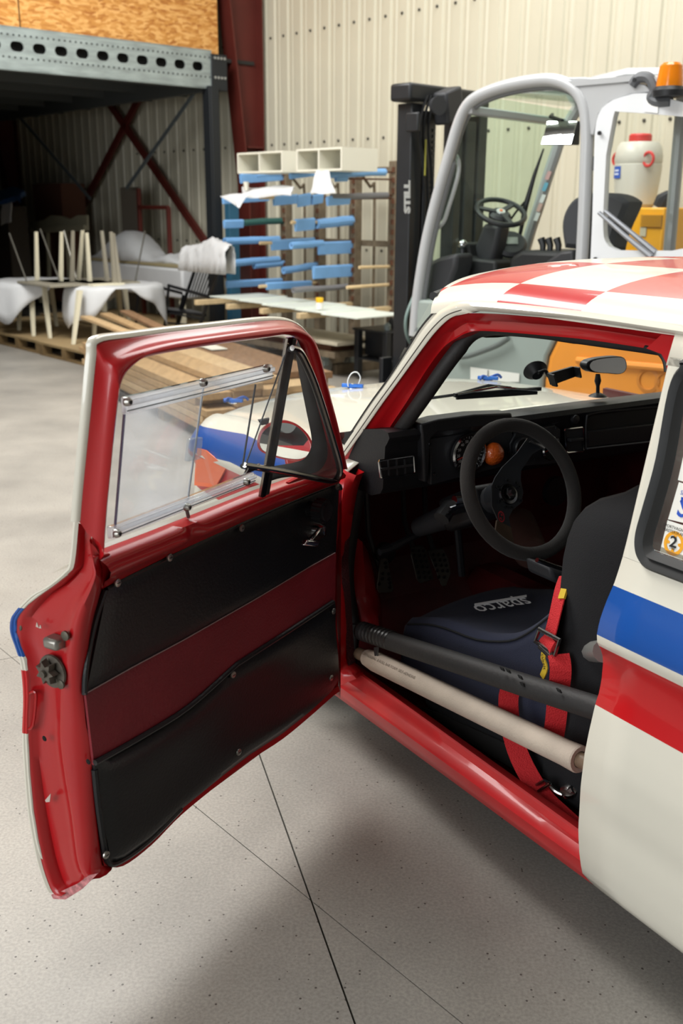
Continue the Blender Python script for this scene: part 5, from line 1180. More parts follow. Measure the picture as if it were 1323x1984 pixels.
c = q_(954, 879, .866); r = abs(q_(970, 879, .866)[1]-c[1])
lens = mat('amber_glass', '#d8601c', .25, coat=.6, bump=.5, bscale=150, emit=0)
MB().lathe([(r*1.08, 0), (r*1.08, .008), (r, .012), (r*.85, .022), (r*.5, .030), (0, .032)], c, FX, 28).build('warning_lens', lens, car, CF)
for (x, y) in ((841, 918), (832, 860), (996, 836), (1077, 830), (1036, 890), (984, 876), (994, 880)):
    MB().lathe([(.005, 0), (.004, .004)], q_(x, y, .862), FX, 8).build('panel_screw', DCH if x < 990 else FBK, car, CF)
# chrome framed heater control and knob
def frame_(px, f_, m_, nm, t_=.0028):
    P = [q_(x, y, f_) for x, y in px]; MB().tube(crom(P, 1, True) if False else P, t_, 6, closed=True).build(nm, m_, car, CF)
frame_(((1094, 832), (1127, 828), (1130, 830), (1131, 871), (1129, 874), (1100, 877), (1097, 875), (1093, 835)), .868, CHR, 'heater_frame')
MB().prism([q_(x, y, .872) for x, y in ((1095, 833), (1128, 829), (1130, 872), (1099, 875))], (.006, 0, 0)).build('heater_plate', IP, car, CF, smooth=0)
MB().prism([q_(x, y, .852) for x, y in ((1106, 851), (1131, 848), (1131, 854), (1106, 857))], (.02, 0, 0)).build('heater_slider', FPL, car, CF, bevel=.002)
MB().lathe([(.015, 0), (.014, .01), (.0, .013)], q_(1112, 812, .868), FX, 16).build('dash_knob', DASH, car, CF)
# vent at the left end
fv = .872
frame_(((735, 892), (798, 883), (801, 885), (803, 914), (800, 917), (741, 927), (737, 925), (734, 895)), fv, CHR, 'vent_frame', .0025)
MB().prism([q_(x, y, fv+.006) for x, y in ((736, 894), (799, 885), (802, 915), (741, 926))], (.006, 0, 0)).build('vent_back', FBK, car, CF, smooth=0)
for x in (752, 768, 784): MB().prism([q_(*p, fv-.001) for p in ((x, 891), (x+2, 890), (x+4, 921), (x+2, 922))], (.008, 0, 0)).build('vent_divider', FPL, car, CF, smooth=0)
MB().prism([q_(*p, fv-.003) for p in ((738, 908), (800, 899), (801, 903), (739, 912))], (.008, 0, 0)).build('vent_slat', FPL, car, CF, smooth=0)
# passenger parcel recess
MB().prism([q_(x, y, .874) for x, y in ((1137, 812), (1150, 802), (1320, 785), (1320, 828), (1140, 842))], (.02, 0, 0)).build('parcel_recess', mat('recess_black', '#0e0f10', .6), car, CF, smooth=0)
MB().prism([q_(x, y, .862) for x, y in ((1137, 835), (1320, 815), (1320, 848), (1138, 868))], (.025, 0, 0)).build('parcel_lip', DASH, car, CF, bevel=.005)
MB().tube([q_(1138, 869, .86), q_(1320, 849, .86)], .003, 6).build('lip_edge', mat('edge_grey', '#4a4d52', .4), car, CF)
MB().tube(crom([q_(*p, .866) for p in ((1136, 870), (1136, 815), (1148, 801), (1220, 793), (1320, 784))], 4), .004, 6).build('recess_edge', DASH, car, CF)
MB().tube([(.885, .42, 1.033), (1.0, .42, 1.02)], .003, 6).build('pad_joint', mat('edge_grey', '#4a4d52', .4), car, CF)
# ---- steering wheel and column
wcx = cf(1012, 947, .60); tilt = math.radians(27)
NW = np.array([-math.cos(tilt), 0, math.sin(tilt)]); UW = np.array([math.sin(tilt), 0, math.cos(tilt)]); SW = np.array([0, 1., 0])
RW = .179; sw = MB()
rimp = [wcx+(SW*math.cos(t)+UW*math.sin(t))*RW for t in [2*math.pi*k/48 for k in range(48)]]
SUE = mat('dark_suede', '#211e1c', .9, sheen=.06, bump=.25, bscale=400, var=.1)
swo = MB().tube(rimp, .0195, 12, closed=True).build('steering_wheel', SUE, car, CF)
hubc = wcx-NW*.055
def W_(x, y, d=0.0):   # pixel to the wheel's spoke plane
    P = CF.W(hubc+NW*d); n_ = CF.a*NW[0]+CF.b*NW[1]+CF.z*NW[2]; dd = ray(x, y); t = ((P-CAM)@n_)/(dd@n_); return CF.L(CAM+dd*t)
SPK = mat('spoke_grey_alloy', '#2e3136', .42, metal=.3)
hub_px = [(951, 942), (958, 925), (972, 905), (1000, 878), (1020, 850), (1038, 842), (1058, 852), (1054, 866), (1030, 880), (1008, 912), (1007, 930), (1012, 955), (1008, 975), (992, 988), (984, 1003), (988, 1024), (965, 1012), (951, 980)]
pts = [W_(x, y) for x, y in hub_px]; MB().prism(pts, tuple(NW*.004)).build('wheel_spokes', SPK, swo, CF, smooth=0)
for (px) in (((1018, 852), (1034, 838), (1060, 850), (1056, 868), (1066, 830), (1040, 822)),): 
    a_ = [W_(1022, 858), W_(1056, 862)]; b_ = [wcx+(SW*.05+UW*.99)*0+((W_(1030, 835)-wcx)/np.linalg.norm(W_(1030, 835)-wcx))*RW, wcx+((W_(1072, 835)-wcx)/np.linalg.norm(W_(1072, 835)-wcx))*RW]
    MB().prism([a_[0], a_[1], b_[1], b_[0]], tuple(NW*.006)).build('wheel_spokes', SUE, swo, CF, bevel=.002, label='suede-wrapped spoke root')
a_ = [W_(960, 1008), W_(988, 1022)]; b_ = [wcx+((W_(962, 1042)-wcx)/np.linalg.norm(W_(962, 1042)-wcx))*RW, wcx+((W_(1000, 1055)-wcx)/np.linalg.norm(W_(1000, 1055)-wcx))*RW]
MB().prism([a_[0], a_[1], b_[1], b_[0]], tuple(NW*.006)).build('wheel_spokes', mat('bronze_suede', '#4a3c2e', .8), swo, CF, bevel=.002, label='brownish suede-wrapped lower spoke root')
hc = W_(982, 958)
MB().lathe([(.042, -.05), (.046, -.006)], hc, NW, 24).build('hub_boss', SPK, swo, CF)
MB().lathe([(.030, .004), (.028, .010), (.020, .011)], hc, NW, 24, cap=False).build('hub_ring', DCH, swo, CF)
MB().lathe([(.016, .004), (.016, .022), (.009, .022), (.009, .03), (0, .03)], hc, NW, 6).build('hub_nut', DCH, swo, CF)
bl = MB()
for x, y in ((980, 932), (962, 945), (1003, 944), (1006, 971), (966, 972), (988, 984), (978, 983), (997, 937)):
    p = W_(x, y); bl.lathe([(.0055, 0), (.0055, .008), (.003, .008), (.003, .004)], p, NW, 10)
bl.build('hub_bolt', FBK, swo, CF)
LR = mat('logo_red', '#b32a34', .5)
pc = W_(971, 1001, .0045); v0 = (W_(990, 1001, .0045)-pc); v0 /= np.linalg.norm(v0); v1 = np.cross(NW, v0)
if v1[2] < 0: v1 = -v1
MB().grid([[pc+(v0*math.cos(t)*.7+v1*math.sin(t))*r_ for r_ in (.0155, .012)] for t in [2*math.pi*k/24 for k in range(25)]]).build('spoke_logo', LR, swo, CF, smooth=0)
lg = MB(); 
for t0, t1 in ((.4, 1.7), (3.5, 4.9)): lg.add([pc+(v0*math.cos(t)*.7+v1*math.sin(t))*r_ for t, r_ in ((t0, .010), (t1, .010), ((t0+t1)/2, .002))], [(0, 1, 2)])
lg.build('spoke_logo', LR, swo, CF, smooth=0)
MB().tube([hc-NW*.03, hc-NW*.12, hc-NW*.45], [.035, .045, .03], 14).build('steering_column', FPL, car, CF)
MB().obox(hc-NW*.16+np.array([0, -.005, 0]), NW*.09, SW*.05, UW*.05).build('column_shroud', DASH, car, CF, bevel=.015)
st0 = hc-NW*.10
MB().tube([st0-SW*.03, st0-SW*.09+UW*.005, st0-SW*.125+UW*.0], [.005, .006, .006], 8).build('stalk', DCH, car, CF)
MB().tube([W_(896, 967, -.1), W_(880, 969, -.1)], [.012, .013], 10).build('stalk_knob', CHR, car, CF)
MB().tube([W_(885, 982, -.12), W_(862, 998, -.12)], [.012, .014], 10).build('ignition_switch', DCH, car, CF)
MB().tube([W_(905, 975, -.13), W_(868, 985, -.13), W_(855, 1005, -.13)], .024, 10).build('ignition_switch', FBK, car, CF)
# under-dash pipes and the boot of the lever
for pts in (((760, 1060), (800, 1040), (860, 1010), (900, 990)), ((735, 1070), (760, 1062), (790, 1045)), ((885, 1010), (890, 1060), (895, 1115))):
    MB().tube(crom([cf(*p, 1.05) for p in pts], 4), .012, 8).build('loom', FBK, car, CF)
MB().lathe([(.035, 0), (.035, .02), (.0, .025)], cf(742, 1070, 1.15), FX, 18).build('reservoir_cap', FBK, car, CF)
MB().lathe([(.05, 0), (.05, .02), (.0, .022)], cf(1072, 950, 1.05), FX, 24).build('speaker', FBK, car, CF)
# handbrake / gear console trim right of the seat
MB().prism([cf(*p, .5) for p in ((1015, 1078), (1105, 1100), (1105, 1140), (1020, 1105))], (-.1, .0, 0)).build('console', FPL, car, CF, bevel=.01)
MB().tube(crom([cf(*p, .38) for p in ((1040, 1085), (1075, 1098), (1104, 1106))], 4), .006, 8).build('console_trim', CHR, car, CF)
COI = mat('brown_gaiter', '#3a2018', .8)
gt = MB(); g0, g1 = cf(1005, 1010, .98), cf(1030, 1075, .75)
gt.tube([g0+(g1-g0)*k/18+np.array([.0, 0, -.0]) for k in range(19)], [.045+(.007 if k % 2 else 0) for k in range(19)], 14); gt.build('ribbed_gaiter', COI, car, CF)
# pedals with drilled plates
PD = mat('pedal_alloy', '#45433f', .4, metal=.7)
def pedal(px, f_, holes, tl=.25):
    P = []
    for x, y in px: p = cf(x, y, f_); P.append(p)
    c = np.mean(P, axis=0); P = [p+np.array([(p[2]-c[2])*.45, 0, 0]) for p in P]
    pl = MB().prism(P, (.008, 0, .003)).build('pedal', PD, car, CF, bevel=.002)
    hb = MB()
    for x, y in holes: p = cf(x, y, f_); p = p+np.array([(p[2]-c[2])*.45-.001, 0, 0]); hb.lathe([(.0065, .0), (.005, .003), (.0, .0015)], p, FX, 10)
    hb.build('pedal_hole', mat('hole_black', '#080808', .9), pl, CF)
    MB().tube([c+np.array([.02, 0, 0]), c+np.array([.10, 0, .12]), c+np.array([.12, 0, .3])], .009, 8).build('pedal_arm', FBK, pl, CF)
pedal(((726, 1138), (745, 1090), (752, 1085), (759, 1088), (757, 1138), (752, 1144), (728, 1146)), 1.10, [(752+dx, y) for y, dx in ((1094, 0), (1101, 0), (1112, -9), (1112, 2), (1121, -12), (1121, 0), (1130, -20), (1128, 0), (1135, -2))])
pedal(((801, 1078), (808, 1064), (828, 1062), (832, 1070), (831, 1118), (805, 1126), (801, 1120)), 1.14, [(x, y) for y in (1070, 1078, 1088, 1097, 1107, 1115) for x in (806, 816, 825)])
pedal(((838, 1073), (868, 1068), (873, 1085), (870, 1110), (856, 1131), (848, 1132), (845, 1110)), 1.14, [(x, y) for y in (1078, 1087, 1096, 1105, 1116) for x in (846, 856, 865)][:-1])
# ---- bucket seat
SF = mat('navy_black_fabric', '#191e33', .9, sheen=.04, bump=.25, bscale=500); SK2 = mat('black_seat_side', '#0d0e11', .9, bump=.2, bscale=400)
seat = None
near = crom([cs(800, 1196, .18), cs(835, 1197, .17), cs(871, 1205, .17), cs(931, 1226, .17), cs(992, 1228, .17), cs(1030, 1212, .17), cs(1061, 1188, .17), cs(1090, 1165, .17)], 3)
G = []
n_ = len(near)
for i, p in enumerate(near):
    u = i/(n_-1); row = []
    f_ = p[0]; zN = p[2]; zc_ = .485+.02*u
    row.append((f_, .165, .30)); row.append((f_, .155, zN-.05)); row.append((f_, .160, zN-.015)); row.append((f_, .178, zN)); row.append((f_, .205, zN-.004))
    for k in range(1, 9):
        t = k/8; s_ = .205+.30*t; dip = (zN-.004)*(1-t)**2.2+zc_*(1-(1-t)**2.2)
        row.append((f_, s_, dip))
    row += [(f_, .57, zc_+.25*(zN-zc_)), (f_, .62, zN), (f_, .645, zN-.01), (f_, .65, .3)]
    if i == 0:
        row0 = [(f_+.02, r[1], .30+.0*r[2]) for r in row]; row00 = [(f_+.022, r[1], max(.3, r[2]-.05)) for r in row]; G += [row0, row00, [(f_+.012, r[1], r[2]-.012) for r in row]]
    G.append(row)
seat = MB().grid(G).build('bucket_seat', SF, car, CF, smooth=70)
MB().tube([np.array([p[0], .160, p[2]-.018]) for p in near], .0035, 6).build('seat_piping', SK2, seat, CF)
MB().box((.12, .17, .20), (.80, .64, .32)).build('seat_base', SK2, seat, CF, bevel=.02)
# backrest: loft of horizontal sections leaning back
def bsec(z):
    f0 = interp([(.42, .30), (.55, .295), (.7, .285), (.85, .285), (.93, .27), (.97, .24), (1.0, .18)], z); wz_ = interp([(.42, 1), (.8, 1), (.9, .97), (.95, .9), (.98, .8), (1.01, .55)], z)
    c = .41; hw = .245*wz_; lean = -(z-.45)*.22; pts = []
    L_ = []
    L_ += [(f0, c-hw+.03), (f0-.02, c-hw+.002), (f0-.12, c-hw-.004), (f0-.30+.0, c-hw+.01)]
    L_ += [(f0-.36, c-hw*.6), (f0-.38, c), (f0-.36, c+hw*.6), (f0-.30, c+hw-.01), (f0-.12, c+hw+.004), (f0-.02, c+hw-.002), (f0, c+hw-.03), (f0-.02, c+hw-.055), (f0-.13, c+hw*.55), (f0-.15, c), (f0-.13, c-hw*.55), (f0-.02, c-hw+.055)]
    return [(a+lean*0, b, z) for a, b in L_]
MB().loft([bsec(z) for z in (.24, .36, .46, .55, .65, .75, .83, .88, .92, .95, .975, .995, 1.01)]).build('backrest', SK2, seat, CF, smooth=70)
# logo on the cushion (reads from the front of the car)
LW = mat('logo_white', '#e8eaee', .7)
lo0 = cz(975, 1178, .507); r1 = cz(1030, 1163, .507)-cz(922, 1181, .507)
def seat_z(p):
    return p
xd = -(r1); xd[2] = 0
def cconv(p): return p
yd = np.cross(np.array([0, 0, 1.]), xd); 
ydir = cz(972, 1190, .507)-cz(972, 1165, .507); ydir[2] = 0
ydir = ydir-xd*(ydir@xd)/(xd@xd)
text('sparco', 'seat_logo', .100, lo0+np.array([0, 0, .008]), xd, ydir, LW, seat, CF, th=0, wx=.68, bold=.0006)
lb = [cz(919, 1170, .516), cz(1020, 1153, .516), cz(1020, 1157, .516), cz(919, 1174.5, .516)]; MB().prism(lb, (0, 0, .0012)).build('seat_logo', LW, seat, CF, smooth=0)
# ---- harness
HR_ = mat('red_webbing', '#c02026', .75, bump=.5, bscale=300, stretch=(1, 1, 1)); 
def P3(l): return [cs(x, y, s_) for x, y, s_ in l]
har = MB().strap(crom(P3([(1098, 1115, .20), (1085, 1150, .165), (1073, 1200, .14), (1063, 1240, .135)]), 4), (1, .25, .0), .045, .003).build('harness', HR_, car, CF, smooth=0)
MB().strap(crom(P3([(1082, 1268, .13), (1086, 1300, .12), (1080, 1360, .13), (1076, 1400, .135), (1070, 1440, .14)]), 4), (-.7, .7, 0), .05, .003).build('harness_strap', HR_, har, CF, smooth=0)
MB().strap(crom(P3([(1000, 1310, .13), (985, 1350, .125), (990, 1410, .12), (1008, 1470, .12), (1045, 1535, .12), (1085, 1575, .11), (1118, 1605, .10)]), 4), (-.6, .75, .2), .050, .003).build('harness_strap', HR_, har, CF, smooth=0)
MB().strap(crom(P3([(1070, 1235, .128), (1062, 1248, .122), (1056, 1258, .13)]), 4), (1, .2, 0), .046, .012).build('harness_strap', HR_, har, CF, smooth=40)
YL = mat('yellow_webbing', '#c9a82a', .7)
MB().strap(crom(P3([(1056, 1258, .13), (1052, 1275, .125), (1057, 1292, .125), (1050, 1312, .13)]), 4), (1, .2, 0), .018, .003).build('harness_tab', YL, har, CF, smooth=0)
MB().strap(P3([(1088, 1160, .155), (1094, 1140, .17)]), (1, .2, 0), .02, .006).build('harness_tab', YL, har, CF, smooth=0)
o_ = cs(1052, 1282, .1215); text('sabelt', 'tab_print', .017, o_, cs(1056, 1296, .1215)-cs(1052, 1268, .1215), cs(1062, 1280, .1215)-cs(1044, 1284, .1215), SK, har, CF, th=.0)
BKL = mat('buckle_steel', '#9a9a98', .25, metal=1)
MB().tube(P3([(1045, 1219, .12), (1037, 1242, .12), (1075, 1268, .12), (1084, 1240, .12)]), .006, 8, closed=True).build('buckle', BKL, har, CF)
MB().tube(P3([(1046, 1252, .118), (1070, 1275, .118)]), .007, 8).build('buckle', BKL, har, CF)
MB().tube(P3([(1020, 1532, .125), (1028, 1543, .12), (1066, 1518, .12), (1055, 1512, .125)]), .0045, 8, closed=True).build('buckle', BKL, har, CF)
MB().tube(crom(P3([(1060, 1515, .13), (1075, 1532, .14), (1095, 1540, .15), (1112, 1530, .16)]), 4), [.006]*8+[.012]*5, 8).build('snap_hook', BKL, har, CF)
MB().lathe([(.02, 0), (.022, .01), (.012, .014)], cs(1104, 1534, .16), (0, -.5, 1), 14).build('anchor_eye', BKL, har, CF)
# ---- roll cage and padding
cg = [(678, 1290, .12), (684, 1215, .12), (676, 1150, .12), (674, 1100, .12), (680, 1040, .12), (690, 975, .12), (704, 925, .125), (745, 875, .135), (788, 816, .15), (830, 757, .165), (864, 708, .185), (892, 672, .21), (916, 647, .235), (945, 637, .24), (985, 637, .24), (1060, 643, .24), (1150, 655, .24), (1250, 668, .24), (1330, 680, .24)]
CG = crom([cs(x, y, s_) for x, y, s_ in cg], 4)
cage = MB().tube(CG, [.021 if p[2] < 1.27 else .0185 for p in CG], 12).build('roll_cage', CAGE, car, CF)
ps = [cs(700, 1222, .09), cs(760, 1243, .09), cs(900, 1289, .09), cs(1030, 1332, .09), cs(1175, 1378, .09)]
PB = crom(ps, 6); MB().tube(PB, .0285, 14).build('door_bar_padding', CAGE, cage, CF)
# tape windings at its front end
tp = MB()
for k in range(9):
    u = .01+.017*k; p = PB[0]+(PB[-1]-PB[0])*u*1.1; d = (PB[-1]-PB[0])/np.linalg.norm(PB[-1]-PB[0]); tp.lathe([(.0285, -.006), (.0305, 0), (.0285, .006)], p, d, 14, cap=False)
tp.build('tape_winding', mat('black_tape', '#2b2a2a', .35), cage, CF)
MB().lathe([(.034, -.015), (.034, .02)], CG[4], (0, .1, 1), 14).build('tape_winding', MATS['black_tape'], cage, CF)
MB().add([PB[5]+np.array(d) for d in ((0, -.02, -.02), (.012, -.03, -.025), (.004, -.03, -.065), (-.006, -.028, -.06))], [(0, 1, 2, 3)]).build('tape_flap', MATS['black_tape'], cage, CF, smooth=0, solid=.002)
for x, y in ((973, 1296), (985, 1300), (1008, 1312), (1012, 1326), (1083, 1338)):
    p = cs(x, y, .062); MB().obox(p, (.006, 0, 0), (0, .002, 0), (.003, 0, .003)).build('foam_tear', mat('tear_black', '#0c0c0c', .9), cage, CF, smooth=0)
FMB = mat('beige_pipe_foam', '#b3a596', .7, var=.12, vscale=10, bump=.15, bscale=200)
f0_, f1_ = cs(712, 1274, .075), cs(1122, 1471, .085); dv = (f1_-f0_)/np.linalg.norm(f1_-f0_); fp = [f0_+(f1_-f0_)*k/20 for k in range(21)]
fm_ = MB(); fm_.tube(fp, [.026]+[.031]*19+[.033], 20, cap=False); fm_.lathe([(.033, 0), (.031, .004), (.020, .003), (.019, -.03)], f1_, dv, 20, cap=False); fm_.lathe([(.026, 0), (.01, -.006), (0, -.006)], f0_, dv, 20)
fm_.build('sill_bar_padding', FMB, cage, CF)
MB().tube([f0_-dv*.05, f1_+dv*.25], .019, 12).build('sill_bar', mat('brown_tube', '#6d5a48', .5), cage, CF)
pd_ = f0_+dv*.10; nn_ = np.array([0, -.8, .6]); xx = -dv; 
nn_ = nn_-dv*(nn_@dv); nn_ /= np.linalg.norm(nn_); up_ = np.cross(dv, nn_); up_ = up_ if up_[2] > 0 else -up_
text('CAGE PADDING  & ROLL BAR FOAM  SELF-ADHESIVE', 'padding_print', .012, f0_+dv*.135+nn_*.0318+up_*.004, xx*-1, up_, mat('faint_print', '#6b5f54', .8), cage, CF, th=0)
MB().tube([cs(1170, 1262, .14), cs(1140, 1262, .2)], .026, 12).build('cage_knob', mat('grey_metal_end', '#8a8a86', .4, metal=.5), cage, CF)
MB().tube([(-.25, .22, .2), (-.25, .2, .9), (-.28, .28, 1.32), (-.28, 1.3, 1.32), (-.25, 1.38, .9), (-.25, 1.36, .2)], .021, 10).build('main_hoop', CAGE, cage, CF)
# header padding above the windscreen
MB().tube(crom([cf(*p, .74) for p in ((925, 640), (1010, 640), (1110, 652), (1230, 667), (1300, 679))], 4), [.017+.004*math.sin(k) for k in range(17)], 10).build('header_padding', mat('lining_black', '#151414', .85), cage, CF)
# black carpet wedge beside the seat
MB().prism([cs(*p, .16) for p in ((815, 1370), (845, 1380), (1000, 1450), (1010, 1500), (960, 1470), (880, 1420))], (0, .05, -.02)).build('floor_carpet', mat('black_carpet', '#141312', .95), car, CF)
# ---- driver mirror on the dash, phone holder
mc = cf(1177, 709, .92)
base = cf(1158, 768, .92)
mi = MB(); mi.lathe([(.03, 0), (.022, .006), (.008, .012)], base, (0, 0, 1), 18); mi.tube([base, cf(1158, 748, .92), cf(1158, 738, .92), cf(1158, 725, .92)], [.006, .006, .011, .007], 10); dm = mi.build('dash_mirror', FBK, car, CF)
hp_ = crom([cf(*p, .915) for p in ((1137, 710), (1145, 698), (1175, 692), (1205, 691), (1214, 700), (1214, 716), (1203, 725), (1180, 724), (1148, 721))], 3, True)
MB().prism(hp_, (.03, -.005, 0)).build('mirror_housing', FBK, dm, CF, bevel=.004)
ctr = np.mean(hp_, axis=0); MB().prism([ctr+(p-ctr)*.9+np.array([-.001, 0, 0]) for p in hp_], (-.0015, 0, 0)).build('mirror_glass', mat('mirror_silver', '#f2f4f6', .03, metal=1), dm, CF, smooth=0)
pm = cf(1036, 716, 1.0); axd = np.array([.45, -.25, .85])
ph = MB().lathe([(.0, .012), (.02, .012), (.036, .0), (.038, -.004), (.03, -.012), (.016, -.03)], pm, (.75, .3, .5), 24).build('phone_holder', FBK, car, CF)
MB().tube(crom([cf(*p, .97) for p in ((1042, 722), (1056, 718), (1062, 728), (1070, 733))], 4), .006, 8).build('holder_arm', FBK, ph, CF)
q4 = [cf(*p, .95) for p in ((1063, 724), (1112, 710), (1116, 730), (1070, 747))]
MB().prism(q4, (.012, 0, 0)).build('holder_cradle', FBK, ph, CF, bevel=.002)
for a, b in ((0, 3), (1, 2)): MB().bar(q4[a]+np.array([-.012, 0, 0]), q4[b]+np.array([-.012, 0, 0]), .024, .006, up=(0, 1, 0)).build('holder_clamp', FBK, ph, CF, bevel=.001)
# ================================================================== OPEN DOOR
_hp = HALL.W(HALL.pz(655, 1330, .34)); _rp = HALL.W(HALL.pz(205, 1670, .34)); _G = _rp-_hp; DL = float(np.linalg.norm(_G)); _G = _G/DL; _N = np.array([_G[1], -_G[0], 0])
_ho = _hp.copy(); _ho[2] = 0
DF = Frame(_ho, _G, _N)         # (g from hinge to latch, w outwards, z)
OUT = [(1.42, -.125), (1.405, -.121), (1.288, -.103), (1.1, -.052), (1.011, -.034), (.985, -.012), (.955, .028), (.93, .064), (.904, .098), (.88, .122), (.865, .133), (.837, .138), (.81, .130), (.783, .119), (.745, .116), (.706, .119), (.66, .127), (.612, .133), (.53, .137), (.447, .137), (.38, .131), (.319, .121), (.285, .108), (.261, .090)]
def ow(z): return interp(OUT, z)
def wi_(z): return interp([(1.42, -.155), (1.30, -.135), (1.0, -.062), (.96, -.02), (.93, 0), (.3, 0)], z)      # inner face of the frame
def da(x, y, g): return DF.pa(x, y, g)
def dn(x, y, d=0.0): return DF.fn(x, y, lambda z: wi_(z)+d)
def dw(x, y, w_): return DF.pb(x, y, w_)
RDR = mat('red_door_paint', hexc('#a61218'), rough=.28, coat=.4, var=.05, vscale=5)
GE = .981
# outer skin: lower door, painted with the stripes
zs = sorted(set([z for z, _ in OUT if z < .99]+list(np.linspace(.262, .985, 40))))
def gfront(z): return interp([(.26, -.03), (.6, -.05), (.9, -.04), (1.4, .28)], z)
def grear(z): return GE-interp([(.26, .03), (.30, .008), (.36, 0), (1.4, 0)], z)
skin = []
for z in zs:
    a, b = gfront(z), grear(z); skin.append([(a+(b-a)*t, ow(z)-.012*(1-math.sin(math.pi*min(1, .5+t*.5)))*0, z) for t in np.linspace(0, 1, 12)])
door = MB().grid(skin, None).build('door', BODY, car, DF, smooth=60, solid=.006)
# frame (window surround): outer outline -> inner outline
fo = [(178, 1065, 'r'), (178, 960, 'r'), (184, 800, 'r'), (190, 700, 'r'), (192, 668, 'r'), (260, 656, 't'), (330, 648, 't'), (400, 640, 't'), (520, 625, 't'), (552, 625, 't'), (576, 634, 't'), (594, 650, 't'), (604, 667, 't'), (612, 700, 't'), (624, 742, 't'), (640, 800, 't'), (652, 860, 't'), (662, 905, 't')]
fi = [(190, 1082), (197, 980), (208, 860), (216, 790), (224, 745), (242, 712), (275, 692), (400, 669), (505, 655), (545, 650), (570, 655), (584, 668), (592, 690), (603, 730), (618, 790), (632, 840), (643, 880), (650, 908)]
fo_ = [(152, 1010), (158, 940), (172, 800), (183, 690), (190, 662), (250, 652), (330, 641), (400, 633), (500, 621), (545, 619), (572, 626), (592, 643), (604, 664), (614, 700), (626, 742), (641, 800), (653, 860), (663, 905)]
A_ = crom([DF.fn(x, y, lambda z: ow(z)-.008) for x, y in fo_], 5); B_ = crom([dn(x, y, .0) for x, y in fi], 5)
G = []
for a, b in zip(A_, B_):
    d = b-a; n_ = np.array([0, -1., 0])
    G.append([a, a+d*.10+n_*.004, a+d*.30+n_*.006, a+d*.42+n_*.018, a+d*.52+n_*.026, a+d*.70+n_*.026, a+d*.86+n_*.020, b+n_*.006, b+np.array([0, .018, 0])])
MB().grid(G).build('window_frame', RDR, door, DF, smooth=60)
# white skin rim around the frame outside
R1 = [p+np.array([.0, .008, 0]) for p in A_[:64]]
ctr = np.array([.55, -.08, 1.15]); rim = MB(); G = []
for i, p in enumerate(A_):
    t = A_[min(i+1, len(A_)-1)]-A_[max(i-1, 0)]; t /= np.linalg.norm(t); o_ = np.cross(t, (0, 1, 0)); o_ /= np.linalg.norm(o_); o_ = o_ if o_@(p-ctr) > 0 else -o_
    k = interp([(0, .007), (20, .008), (24, .008), (40, .006), (50, .004), (88, .003)], i); G.append([p+np.array([0, -.003, 0])-o_*.001, p+o_*k*.6+np.array([0, -.001, 0]), p+o_*k+np.array([0, .004, 0]), p+o_*k+np.array([0, .012, 0]), p+np.array([0, .012, 0])-o_*.03])
rim.grid(G).build('frame_rim', WPAINT, door, DF, smooth=60)
# latch end: from the skin edge to the bead and on to the trim panel edge
edge_px = [(150, 1010), (142, 1090), (130, 1110), (100, 1135), (70, 1152), (50, 1170), (36, 1186), (28, 1200), (27, 1225), (38, 1258), (47, 1290), (52, 1350), (50, 1430), (54, 1500), (60, 1570), (70, 1630), (82, 1682), (100, 1728), (118, 1736)]
bead_px = [(180, 1050), (187, 1092), (190, 1112), (181, 1140), (169, 1166), (158, 1196), (150, 1226), (143, 1262), (137.6, 1297), (132, 1330), (129, 1367), (128, 1405), (129, 1438), (139, 1509), (152, 1579), (158, 1630), (163, 1667), (172, 1690), (185, 1700)]
pan_px = [(192, 1085), (197, 1110), (193, 1140), (188, 1165), (179, 1200), (174, 1230), (171, 1255), (168, 1280), (165, 1300), (163, 1330), (163, 1353), (166, 1400), (173, 1438), (180, 1509), (189, 1600), (193, 1640), (198, 1671), (206, 1680), (218, 1680)]
E1 = crom([da(x, y, GE-.003) for x, y in edge_px], 4); E2 = crom([da(x, y, GE-.022) for x, y in bead_px], 4); E3 = crom([DF.fn(x, y, lambda z: wi_(z)+.004) for x, y in pan_px], 4)
G = []
for i, (a, b, c) in enumerate(zip(E1, E2, E3)):
    d = b-a; u = i/(len(E1)-1)
    st_ = .012+.008*math.sin(u*9)
    G.append([a+np.array([0, -.002, 0]), a+d*.07+np.array([.001, 0, 0]), a+d*.13+np.array([-.002, 0, 0]), a+d*.18+np.array([-st_, 0, 0]), a+d*.30+np.array([-.012, 0, 0]), a+d*.62+np.array([-.008, 0, 0]), a+d*.80+np.array([-.004, 0, 0]), a+d*.88+np.array([.004, 0, 0]), a+d*.95+np.array([.006, 0, 0]), b+np.array([.006, 0, 0]), b*.8+c*.2+np.array([.006, -.008, 0]), b*.5+c*.5+np.array([.004, -.010, 0]), b*.2+c*.8+np.array([0, -.006, 0]), c, c+np.array([-.01, .01, 0])])
MB().grid(G).build('latch_edge', RDR, door, DF, smooth=50)
# folded flange that shows the skin thickness
MB().grid([[a+np.array([.004, .006, 0]), a+np.array([.005, .001, 0]), a+np.array([.001, -.004, 0])] for a in E1[:-4]]).build('skin_fold', BODY, door, DF, smooth=0)
# torn metal at the bottom corner
MB().add([da(x, y, GE-.01) for x, y in ((100, 1733), (122, 1725), (150, 1712), (172, 1696), (190, 1692), (160, 1722), (128, 1742), (104, 1741))], [tuple(range(8))]).build('bent_corner', mat('chipped_paint', '#b07072', .5, var=.5, vscale=90), door, DF, smooth=0, solid=.003)
